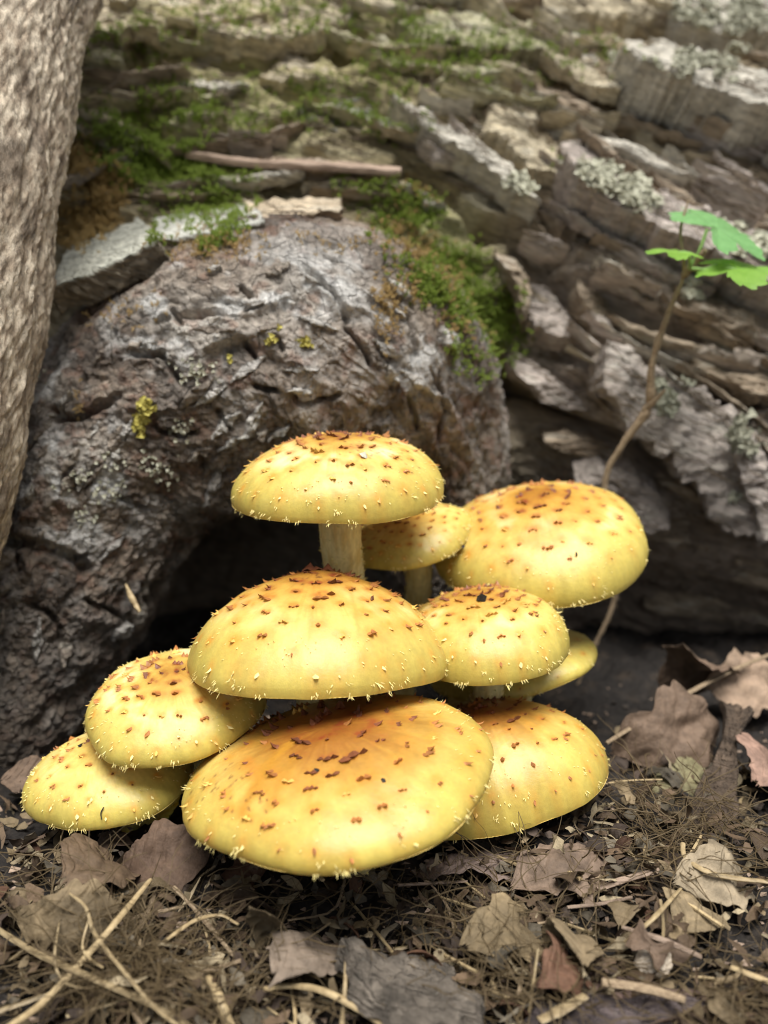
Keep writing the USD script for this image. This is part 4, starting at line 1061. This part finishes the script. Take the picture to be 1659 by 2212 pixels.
for _ in range(260):
    k = int(rng.uniform(30, 118)); a0 = rng.uniform(0, 2 * math.pi); dd = math.cos(a0) * A1[k] + math.sin(a0) * B1[k]
    prick.append(spike(twc[k] + dd * twr[k] * .9, dd, t1[k], np.cross(t1[k], dd), rng.uniform(.001, .0024), .00018, rng.uniform(-.4, .4), 2))
obj('prickles', join(prick), TWIGM, TW, smooth=False, kind='stuff')

def green_leaf(base, d, lat, L, W, seed, droop=.09):
    d = np.asarray(d, float); d /= np.linalg.norm(d)
    lat = np.asarray(lat, float); lat -= d * (lat @ d); lat /= np.linalg.norm(lat); up = np.cross(d, lat)
    if up[2] < 0: up = -up
    nr, na = 14, 220
    a = np.linspace(-math.pi, math.pi, na, endpoint=False)
    lob = .55 + .45 * np.abs(np.cos(2.5 * a)) ** .7 * (np.cos(a / 2) ** .5 if False else 1)
    lob = lob * (1 - .55 * smooth01((np.abs(a) - 2.3) / .8)) + .11 * (((a * 22 / (2 * math.pi)) % 1) - .5)
    q = np.linspace(0, 1, nr)[:, None]
    X = q * lob * np.cos(a); Yl = q * lob * np.sin(a)
    vein = np.abs(np.sin(2.5 * a))
    Z = -droop * (q * lob) ** 2 + .06 * q * vein - .02
    v = base + d * (L * (.30 + .70 * X))[..., None] + lat * (W * Yl)[..., None] + up * (L * Z)[..., None]
    v = v + up * (.0009 * (fbm(v * 220, 3, seed) - .5))[..., None]
    return v.reshape(-1, 3), tri(grid_faces(nr, na, True))
node = P(1490, 580, .363)
for i, (tip, d, lat, L, W, lab) in enumerate([
        ((1528, 494), (.75, .55, .10), (-.35, .75, .55), .0245, .021, 'lobed blue green leaf seen from above'),
        ((1488, 545), (-1, -.1, .05), (.1, 1, .22), .0165, .012, 'narrow yellow green leaf seen edge on'),
        ((1548, 572), (.95, -.35, -.16), (.25, 1, .40), .028, .015, 'yellow green leaf cut by the right edge')]):
    tipp = P(tip[0], tip[1], .358 if i != 2 else .355)
    stick('leaf_stalk', None, None, [node, (node + tipp) / 2 + np.array([0, -.001, -.001]), tipp], [.0009, .0007, .0007], GREEN_STEM, 620 + i, parent=TW, n=10, rough=.05)
    pr = obj('leaf', green_leaf(tipp - np.array(d) * L * .02, d, lat, L, W, 630 + i), TEAL_LEAF if i == 0 else GREEN_LEAF, TW, smooth=True)
    pr.SetCustomDataByKey('label', lab)
# ------------------------------------------------------------------ leaf litter, straw and crumbs on the ground
def dead_leaf(center, L, W, yaw, pitch, roll, seed, curl=.5, fold=.3, torn=.4, shape='oval', nu=44, nv_=26):
    u, w = np.meshgrid(np.linspace(0, 1, nu), np.linspace(-1, 1, nv_), indexing='ij')
    if shape == 'oval':
        half = np.sin(np.pi * np.clip(u * .97 + .015, 0, 1)) ** .75 * (1.15 - .35 * u)
    else:
        half = .75 + .35 * np.sin(6 * u + seed)
    edge = 1 + torn * 2 * (fbm(np.stack([u * 7, np.sign(w) * 2.0 + 0 * u, 0 * u + seed], -1), 3, seed) - .5)
    x = (u - .5) * L; y = w * half * edge * W / 2
    x = x + torn * L * .22 * (fbm(np.stack([w * 3, 0 * u + 5 * np.round(u), 0 * u + seed], -1), 3, seed + 3) - .5) * smooth01(np.abs(u - .5) * 3 - .5)
    vein = np.abs(((u * 7 - np.abs(w) * 1.6) % 1) - .5)
    z = fold * np.abs(y) - curl * (x ** 2 / L) * 1.6 - curl * .8 * np.sign(fold) * (y ** 2) / W - .0007 * smooth01(1 - vein * 7) * (np.abs(w) < .95)
    rp = np.stack([x, y, 0 * x + seed], -1)
    z = z + .34 * W * (fbm(rp * 75, 3, seed + 1) - .5) + .13 * W * (fbm(rp * 230, 3, seed + 2) - .5)
    p = np.stack([x, y, z], -1).reshape(-1, 3)
    Rm = trimesh.transformations.euler_matrix(math.radians(roll), math.radians(pitch), math.radians(yaw), 'sxyz')[:3, :3]
    f = tri(grid_faces(nu, nv_))
    top = p @ Rm.T + center
    tn = Rm[:, 2]
    rim = np.r_[np.arange(nv_), np.arange(2, nu + 1) * nv_ - 1, (nu - 1) * nv_ + np.arange(nv_ - 2, -1, -1), np.arange(nu - 2, 0, -1) * nv_]
    r2 = np.roll(rim, -1); m = nu * nv_
    v = np.vstack([top, top - tn * .00025])
    ff = np.vstack([f, f[:, ::-1] + m, np.stack([rim, r2 + m, r2], 1), np.stack([rim, rim + m, r2 + m], 1)])
    vt = np.r_[1 - smooth01(vein.ravel() * 6), np.zeros(m)]
    return v, ff, p, vt

def leaf_thing(name, label, mesh, base, group=None, cat='leaf', seed=0):
    v, f, p, vt = mesh
    m = len(p)
    a = fbm(np.vstack([p, p]) * 130 + seed, 3, seed)[:, None]; b = fbm(np.vstack([p, p]) * 45 + seed, 3, seed + 1)[:, None]
    col = np.asarray(base) * (.55 + .55 * a + .4 * b)
    col = lerp(col, np.asarray(base) * 1.35, vt * .35)
    col = lerp(col, np.asarray(base) * .35, smooth01((b[:, 0] - .58) * 8) * .7)
    return tag(obj(name, (v, f), LEAF, smooth=True, col=col), label, cat, group)

TANL, BRN, PNK, DRK, GRYL, RED = (.165, .122, .07), (.10, .067, .041), (.13, .088, .06), (.055, .039, .029), (.115, .095, .067), (.125, .066, .04)
BIG = [  # label, photo position, lift, length, width, yaw, pitch, roll, curl, fold, colour
    ('big crumpled brown leaf under the lowest left mushroom', (235, 1850), .012, .029, .022, 75, 30, 25, .8, .25, BRN),
    ('dark purplish leaf between the lowest left and the largest mushroom', (350, 1850), .010, .028, .019, 20, -15, 35, .6, .3, (.085, .054, .036)),
    ('tan arched leaf at the lower left behind the straw', (170, 1985), .010, .030, .017, 12, 10, 55, 1.0, .2, TANL),
    ('upright tan leaf scrap standing below the largest mushroom', (578, 2010), .012, .025, .010, 85, 75, 20, .5, .3, TANL),
    ('grey brown torn leaf right of the upright tan scrap', (690, 2040), .010, .034, .020, 70, 35, 20, .8, .2, (.15, .115, .085)),
    ('curled pinkish brown leaf at the right under a slanting stalk', (1480, 1570), .014, .046, .030, 28, -10, 62, .7, .35, PNK),
    ('fan shaped dusky pink leaf behind the slanting stalk', (1500, 1450), .018, .040, .028, 100, 40, 30, .6, .5, PNK),
    ('brown leaf at the right edge above the curled pink one', (1640, 1470), .016, .036, .026, 20, 10, 50, .7, .3, (.27, .19, .13)),
    ('reddish brown leaf at the right edge beside the broad brown strip', (1665, 1640), .012, .034, .024, 70, 15, 40, .7, .3, (.24, .15, .11)),
    ('dull green brown leaf in the gap below the curled pink leaf', (1500, 1690), .004, .030, .020, 10, 5, 20, .5, .2, (.16, .14, .075)),
    ('ochre brown leaf in the middle of the litter at the right', (1120, 2000), .010, .028, .017, 35, 15, 30, .6, .3, (.23, .17, .095)),
    ('rusty folded leaf scrap under the ochre leaf', (1225, 2080), .008, .018, .014, 60, 20, 40, .6, .3, RED),
    ('tan crumpled leaf left of the pale pebble', (1235, 2020), .012, .017, .015, 110, 25, 30, .8, .3, TANL),
    ('light tan leaf shreds at the right edge of the litter', (1590, 1880), .010, .026, .018, 20, 20, 30, .8, .3, (.24, .19, .125)),
    ('ochre leaf scrap beside the bare dark soil', (1510, 1960), .008, .017, .015, 50, 10, 20, .5, .3, (.22, .165, .095)),
    ('dark flat leaf under the lower right mushroom', (1010, 1860), .004, .036, .024, 160, 10, 12, .4, .2, (.19, .14, .115)),
    ('brown leaf right behind the ochre leaf', (1240, 1870), .006, .034, .022, 20, 12, 15, .4, .2, (.17, .12, .085)),
    ('pinkish leaf scrap half under the bark at the far left', (75, 1680), .012, .018, .014, 30, 20, 40, .6, .3, PNK),
]
for i, (lab, pp, lift, L, W, yaw, pit, rol, curl, fold, base) in enumerate(BIG):
    q = on_ground(np.array(pp[0], float), np.array(pp[1], float), lift)
    leaf_thing('dead_leaf', lab, dead_leaf(q, L, W, yaw, pit, rol, 700 + i, curl, fold), base, 'dead leaves in the litter', seed=700 + i)

# narrow torn strips and the grey bark piece
def bark_piece(label, pp, L, W, th, yaw, pit, rol, base, seed, lift=.006, name='bark_piece'):
    q = on_ground(np.array(pp[0], float), np.array(pp[1], float), lift)
    m = dead_leaf(q, L, W, yaw, pit, rol, seed, .1, .05, .3, 'ragged', 44, 26)
    v, f, p, vt = m
    n = len(p)
    Rm = trimesh.transformations.euler_matrix(math.radians(rol), math.radians(pit), math.radians(yaw), 'sxyz')[:3, :3]
    v = v.copy(); v[:n] += Rm[:, 2] * (.0035 * (fbm(p * np.array([110, 330, 1]), 4, seed) - .5))[:, None]
    v[n:] -= Rm[:, 2] * (th * (.6 + .8 * fbm(p * 150, 2, seed + 1)))[:, None]
    a = fbm(np.vstack([p, p]) * np.array([90, 320, 1]), 4, seed + 2)[:, None]
    col = np.asarray(base) * (.35 + 1.3 * a)
    tag(obj(name, (v, f), LOG_BARK, smooth=True, col=col), label, 'bark')
bark_piece('grey ridged bark piece lying in the litter at the bottom', (905, 2110), .036, .032, .006, 62, 22, 8, (.15, .125, .098), 741, .010)
bark_piece('broad dark brown bark strip slanting down at the right edge', (1570, 1640), .060, .012, .003, 62, -20, 15, (.10, .07, .048), 742, .016)
bark_piece('brown flat bark chip at the bottom right', (1400, 2150), .040, .012, .004, -14, 5, 20, (.15, .10, .08), 743, .006)
bark_piece('dark slab of bark buried at the bottom right corner', (1440, 2215), .060, .022, .006, -10, 5, 25, (.11, .085, .08), 744, .006)

def straw(label, pts, lifts, r, seed, mat_=STRAW, name='straw', cat='straw', group='dry straws and stalks in the litter', flat=.7):
    q = [on_ground(np.array(x, float), np.array(y, float), l) for (x, y), l in zip(pts, lifts)]
    return stick(name, label, cat, q, [.8 * a for a in r], mat_, seed, sides=7, flat=flat, rough=.10, group=group, n=max(12, 8 * len(q)))
g = lambda n, a, b=None: list(np.linspace(a, a if b is None else b, n))
straw('straight pale straw slanting down to the right at the lower left', [(-40, 1985), (75, 2057), (220, 2122), (350, 2182), (430, 2235)], g(5, .010), [.0010, .0011, .0010, .0010], 801)
straw('long straw rising from the bottom left corner to the upper right', [(0, 2230), (90, 2167), (185, 2067), (250, 1992), (325, 1900)], g(5, .013), [.0009, .0011, .0011, .0010, .0007], 802)
straw('thin shiny straw crossing over the other two at the lower left', [(150, 1930), (185, 1960), (205, 2017), (270, 2102), (340, 2182), (400, 2225)], g(6, .016), [.0004, .0006, .0006, .0006, .0004], 803)
straw('pale kinked straw at the bottom middle', [(570, 2137), (625, 2130), (685, 2137), (750, 2165), (840, 2220)], g(5, .011), [.0009, .0010, .0010, .0011, .0011], 804)
straw('curved tan straw left of the upright leaf scrap', [(360, 2030), (390, 2008), (425, 1987), (475, 1977), (515, 1997)], g(5, .013), [.0005, .0007, .0007, .0006, .0005], 805)
straw('wiry pale thread hooking left at the lower left', [(128, 1990), (118, 2072), (135, 2117), (165, 2132), (198, 2135)], g(5, .014), [.0003, .0004, .0004, .0003], 806)
straw('wiry pale thread hooking right at the lower left', [(192, 1985), (178, 2042), (195, 2072), (222, 2090)], g(4, .016), [.0003, .0004, .0003], 807)
straw('upright thin stalk at the bottom middle', [(738, 2215), (745, 2140), (748, 2060)], [.006, .012, .016], [.0007, .0006, .0004], 808)
straw('slanting wood sliver above the pale pebble', [(1345, 2003), (1430, 2030), (1515, 2067)], g(3, .010), [.0008, .0012, .0009], 809, WOOD)
straw('pair straw leaning to the upper right above the wood sliver', [(1350, 2036), (1410, 1985), (1470, 1920)], g(3, .010), [.0008, .0009, .0006], 810)
straw('reddish stick lying under the lower right mushroom', [(1290, 1922), (1350, 1900), (1425, 1880)], g(3, .008), [.0013, .0015, .0011], 811, WOOD)
straw('second reddish stick right below the first', [(1225, 1960), (1300, 1952), (1365, 1938)], g(3, .008), [.0007, .0008, .0006], 812, WOOD)
straw('thin upright reed left of the pale pebble', [(1142, 2185), (1152, 2120), (1162, 2050)], [.005, .010, .014], [.0006, .0008, .0006], 813)
straw('stout brown stick on the bark chip at the bottom right', [(1300, 2122), (1390, 2135), (1480, 2160)], g(3, .014), [.0014, .0017, .0013], 814, TWIGM)
straw('pale straw stub at the right edge of the bottom', [(1580, 2090), (1620, 2105), (1680, 2128)], g(3, .010), [.0008, .0010, .0010], 815)
straw('tan strap bent like a hook at the right', [(1475, 1822), (1480, 1850), (1520, 1880), (1580, 1896), (1660, 1905)], g(5, .012), [.0008, .0010, .0010, .0010, .0009], 816)
straw('slanting stalk over the curled pink leaf', [(1310, 1605), (1400, 1550), (1500, 1490), (1600, 1440), (1700, 1400)], [.010, .016, .022, .026, .03], [.0011, .0013, .0014, .0014, .0013], 817, TWIGM)
straw('faint horizontal straw right of the lower right mushroom', [(1290, 1695), (1360, 1686), (1430, 1684)], g(3, .008), [.0005, .0005, .0004], 818)
straw('dark stem leaning left of the upright leaf scrap', [(375, 1915), (430, 1975), (505, 2065)], g(3, .008), [.0007, .0008, .0006], 819, TWIGM)
straw('tan blade at the bottom left of the grey bark piece', [(450, 2110), (475, 2160), (500, 2220)], g(3, .008), [.0010, .0015, .0012], 820)
straw('horizontal reddish straw under the largest mushroom', [(860, 1912), (930, 1908), (1010, 1904)], g(3, .006), [.0007, .0008, .0006], 821, WOOD)
straw('straw slanting beneath the right rim of the largest mushroom', [(1075, 1850), (1120, 1870), (1170, 1895)], g(3, .006), [.0007, .0008, .0006], 822)
straw('stem lying flat below the tan blade', [(360, 2130), (430, 2105), (520, 2075)], g(3, .008), [.0007, .0010, .0007], 823, TWIGM)
straw('narrow leaf like blade at the bottom centre right', [(1165, 2205), (1215, 2180), (1265, 2150)], g(3, .010), [.0014, .0020, .0014], 824, flat=.25)

q = on_ground(np.array(1412.), np.array(2080.), .006)
s_ = trimesh.creation.icosphere(4, 1.0).vertices; fc = trimesh.creation.icosphere(4, 1.0).faces
pv = s_ * np.array([.0042, .0032, .0038]) * (1 + .5 * (fbm(s_ * 1.6, 3, 830) - .5) + .18 * (fbm(s_ * 6, 3, 831) - .5))[:, None]
tag(obj('pebble', (pv + q, fc), PEBBLE), 'pale beige lumpy pebble on the dark soil at the lower right', 'pebble')

# small alike scraps scattered between the large pieces
rng = np.random.default_rng(840)
def litter_spot():
    while True:
        x = rng.uniform(-60, 1720); y = rng.uniform(1640, 2260)
        if x < 400 and y < 1800: continue
        if 1450 < x and 1960 < y < 2130 and rng.uniform() < .85: continue      # bare soil
        if fbm(np.array([x / 160, y / 160, 2.2]), 2, 841) < .40 and rng.uniform() < .7: continue
        return x, y
for i in range(170):
    x, y = litter_spot()
    q = on_ground(np.array(x), np.array(y), rng.uniform(.002, .008))
    L = rng.uniform(.005, .014)
    ci = rng.integers(0, 7); hue = ('tan', 'brown', 'greyish', 'dark', 'rusty', 'brown', 'dusky pink')[ci]
    base = np.array([TANL, BRN, GRYL, DRK, RED, BRN, PNK][ci]) * rng.uniform(.45, 1.0)
    leaf_thing('leaf_scrap', f'small torn {hue} scrap of dead leaf lying among the straw in the litter', dead_leaf(q, L, L * rng.uniform(.45, .9), rng.uniform(0, 360), rng.normal(0, 28), rng.normal(0, 28), 850 + i, rng.uniform(.3, 1.2), rng.uniform(-.4, .5), .4, 'oval' if rng.uniform() < .5 else 'ragged', 14, 10), base, f'torn {hue} leaf scraps in the litter', cat='leaf scrap', seed=850 + i)
for i in range(60):
    x, y = litter_spot()
    q = on_ground(np.array(x), np.array(y), .005)
    a = rng.uniform(0, math.pi); L = rng.uniform(.008, .03); d = np.array([math.cos(a), math.sin(a), rng.normal(0, .15)])
    b_ = np.array([-d[1], d[0], .3]) * L * rng.normal(0, .12)
    c3 = [q - d * L / 2, q + b_, q + d * L / 2]
    c3 = [np.r_[p_[:2], max(p_[2], soil_z(p_[0], p_[1]) + .002)] for p_ in c3]
    pale = rng.uniform() < .65
    stick('straw_bit', 'short broken bit of pale dry straw lying loose in the litter' if pale else 'short broken bit of dark brown stalk lying loose in the litter', 'straw', c3, [rng.uniform(.0003, .0008)] * 2 + [.0004], STRAW if pale else TWIGM, 1010 + i, sides=5, flat=.7, group='loose bits of pale straw in the litter' if pale else 'loose bits of brown stalk in the litter', n=8)

# fine tangle of root hairs and shredded grass, and crumbs of soil and wood
cs, ws = [], []
CL = [(230, 2040, 150, 90, .9), (300, 2110, 120, 60, .6), (430, 2080, 160, 90, .5), (1130, 1790, 230, 110, .8), (1400, 1760, 160, 90, .8), (1050, 2060, 170, 110, .7), (800, 1960, 260, 80, .35), (1520, 1830, 150, 70, .6), (1600, 2150, 100, 70, .5), (120, 1850, 120, 120, .35), (1200, 2130, 200, 70, .5), (520, 2150, 200, 60, .4)]
wt = np.array([c[4] for c in CL])
for i in range(1900):
    x, y, rx, ry, _ = CL[rng.choice(len(CL), p=wt / wt.sum())]
    x, y = x + rng.normal(0, rx * .7), np.clip(y + rng.normal(0, ry * .7), 1500, 2300)
    if x < 1345 and y < 1845: continue
    q = on_ground(np.array(x), np.array(y), rng.uniform(.001, .012))
    a = rng.uniform(0, 2 * math.pi); L = rng.uniform(.008, .032); d = np.array([math.cos(a), math.sin(a), rng.normal(.1, .3)])
    k = 7; p_ = [q]; st_ = L / k
    for _ in range(k):
        d = d + rng.normal(0, .22, 3); d[2] -= .03; d /= np.linalg.norm(d)
        nx = p_[-1] + d * st_; nx[2] = max(nx[2], float(soil_z(nx[0], nx[1])) + .0008); p_.append(nx)
    cs.append(np.array(p_)); w0 = rng.uniform(.00012, .00050); ws.append(np.linspace(w0, w0 * .4, k + 1))
strands('grass_tangle', 'fine tangled dry grass and root hairs over the soil', 'dry grass', FIBRE, cs, ws)
# shredded bits of leaf and grass blades matted over the soil
parts, cols = [], []
for i in range(1500):
    if i % 3:
        x, y, rx, ry, _ = CL[rng.choice(len(CL), p=wt / wt.sum())]
        x, y = x + rng.normal(0, rx * .8), y + rng.normal(0, ry * .8)
    else:
        x, y = litter_spot()
    q = on_ground(np.array(float(x)), np.array(float(np.clip(y, 1560, 2290))), rng.uniform(.001, .007))
    a = rng.uniform(0, 2 * math.pi); L = rng.uniform(.004, .014); w = rng.uniform(.0005, .0022)
    d = np.array([math.cos(a), math.sin(a), rng.normal(0, .35)]); c = [q]; tw = rng.uniform(0, 3); ed = []
    for k in range(6):
        d = d + rng.normal(0, .25, 3); d /= np.linalg.norm(d)
        b = np.cross(d, [math.sin(tw), 0, math.cos(tw)]); b /= np.linalg.norm(b) + 1e-9; tw += rng.normal(0, .5)
        ww = w * (1 - .7 * abs(k / 2.5 - 1) ** 2) * rng.uniform(.7, 1.2)
        ed += [c[-1] + b * ww, c[-1] - b * ww]
        c.append(c[-1] + d * L / 6)
    ed = np.array(ed)
    parts.append((ed, tri(np.array([[2 * k, 2 * k + 1, 2 * k + 3, 2 * k + 2] for k in range(5)]))))
    cols.append(np.tile(np.array([TANL, BRN, GRYL, BRN, DRK, (.30, .24, .15)][rng.integers(0, 6)]) * rng.uniform(.6, 1.3), (12, 1)))
tag(obj('shredded_litter', join(parts), LEAF, smooth=True, col=np.vstack(cols)), 'matted shreds of dead leaves and grass over the soil', 'leaf litter', kind='stuff')
parts = []
for i in range(2600):
    x, y = rng.uniform(-80, 1740), rng.uniform(1480, 2280)
    q = on_ground(np.array(x), np.array(y), rng.uniform(0, .0015))
    r = rng.uniform(.0004, .0016) * (1.6 if rng.uniform() < .08 else 1)
    v = rng.normal(0, 1, (6, 3)); v /= np.linalg.norm(v, axis=1, keepdims=True); v *= r * rng.uniform(.5, 1.2, (6, 1)) * np.array([1.4, 1, .7])
    try:
        h = trimesh.convex.convex_hull(v)
        parts.append((h.vertices + q, h.faces))
    except Exception:
        pass
half = len(parts) // 3
tag(obj('soil_crumbs', join(parts[:half * 2]), SOIL, smooth=False, col=np.tile([.05, .04, .032], (sum(len(a) for a, b in parts[:half * 2]), 1))), 'dark crumbs of soil and rotten wood strewn over the ground', 'soil', kind='stuff')
tag(obj('wood_crumbs', join(parts[half * 2:]), WOOD, smooth=False), 'brown crumbs of rotten wood strewn over the ground', 'wood crumbs', kind='stuff')

# things that fell on the caps
def on_cap(key, px, py):
    v = MUSH[key]['v'].reshape(-1, 3); a, b = proj(v); d = (v - EYE) @ FW
    s = np.hypot(a - px, b - py); k = np.argmin(s + (d - d.min()) * 300)
    nrm = v[k] - MUSH[key]['ctr']; return v[k], nrm / np.linalg.norm(nrm)
def fleck(label, key, px, py, size, mat_, seed, cat='crumb', name='crumb'):
    p_, nrm = on_cap(key, px, py)
    r_ = np.random.default_rng(seed)
    v = r_.normal(0, 1, (9, 3)); v /= np.linalg.norm(v, axis=1, keepdims=True)
    h = trimesh.convex.convex_hull(v * size * r_.uniform(.5, 1.1, (9, 1)))
    tag(obj(name, (h.vertices + p_ + nrm * size * .45, h.faces), mat_, smooth=False), label, cat)
fleck('black crumb on the crown of the mushroom right of the middle dome', 'E', 1040, 1297, .0021, DIRT, 901)
fleck('grey bud scale lying on the topmost cap', 'A', 785, 985, .0014, LICHEN, 902, 'bud scale', 'bud_scale')
fleck('tiny black crumb on the large soft focus cap', 'C', 1243, 1195, .0012, DIRT, 903)
fleck('small dark crumb in the middle of the largest cap', 'I', 686, 1662, .0010, DIRT, 904)
fleck('small dark crumb on the right half of the largest cap', 'I', 829, 1686, .0009, DIRT, 905)
fleck('dark crumb near the upper left edge of the lowest left cap', 'H', 175, 1612, .0010, DIRT, 906)
fleck('brown crumb on the right shoulder of the middle dome', 'D', 803, 1292, .0013, SCALE_MATS[0], 907)
fleck('black crumb at the right tip of the small tilted cap', 'B', 1003, 1184, .0011, DIRT, 908)
_h = [on_cap('H', a, b) for a, b in ((224, 1742), (219, 1754), (221, 1768))]
stick('dark_hair', 'thin dark bent hair on the lowest left cap', 'hair', [a + b * .0006 for a, b in _h], [.00016, .0002, .00012], DIRT, 909, sides=5, n=8, rough=.02)
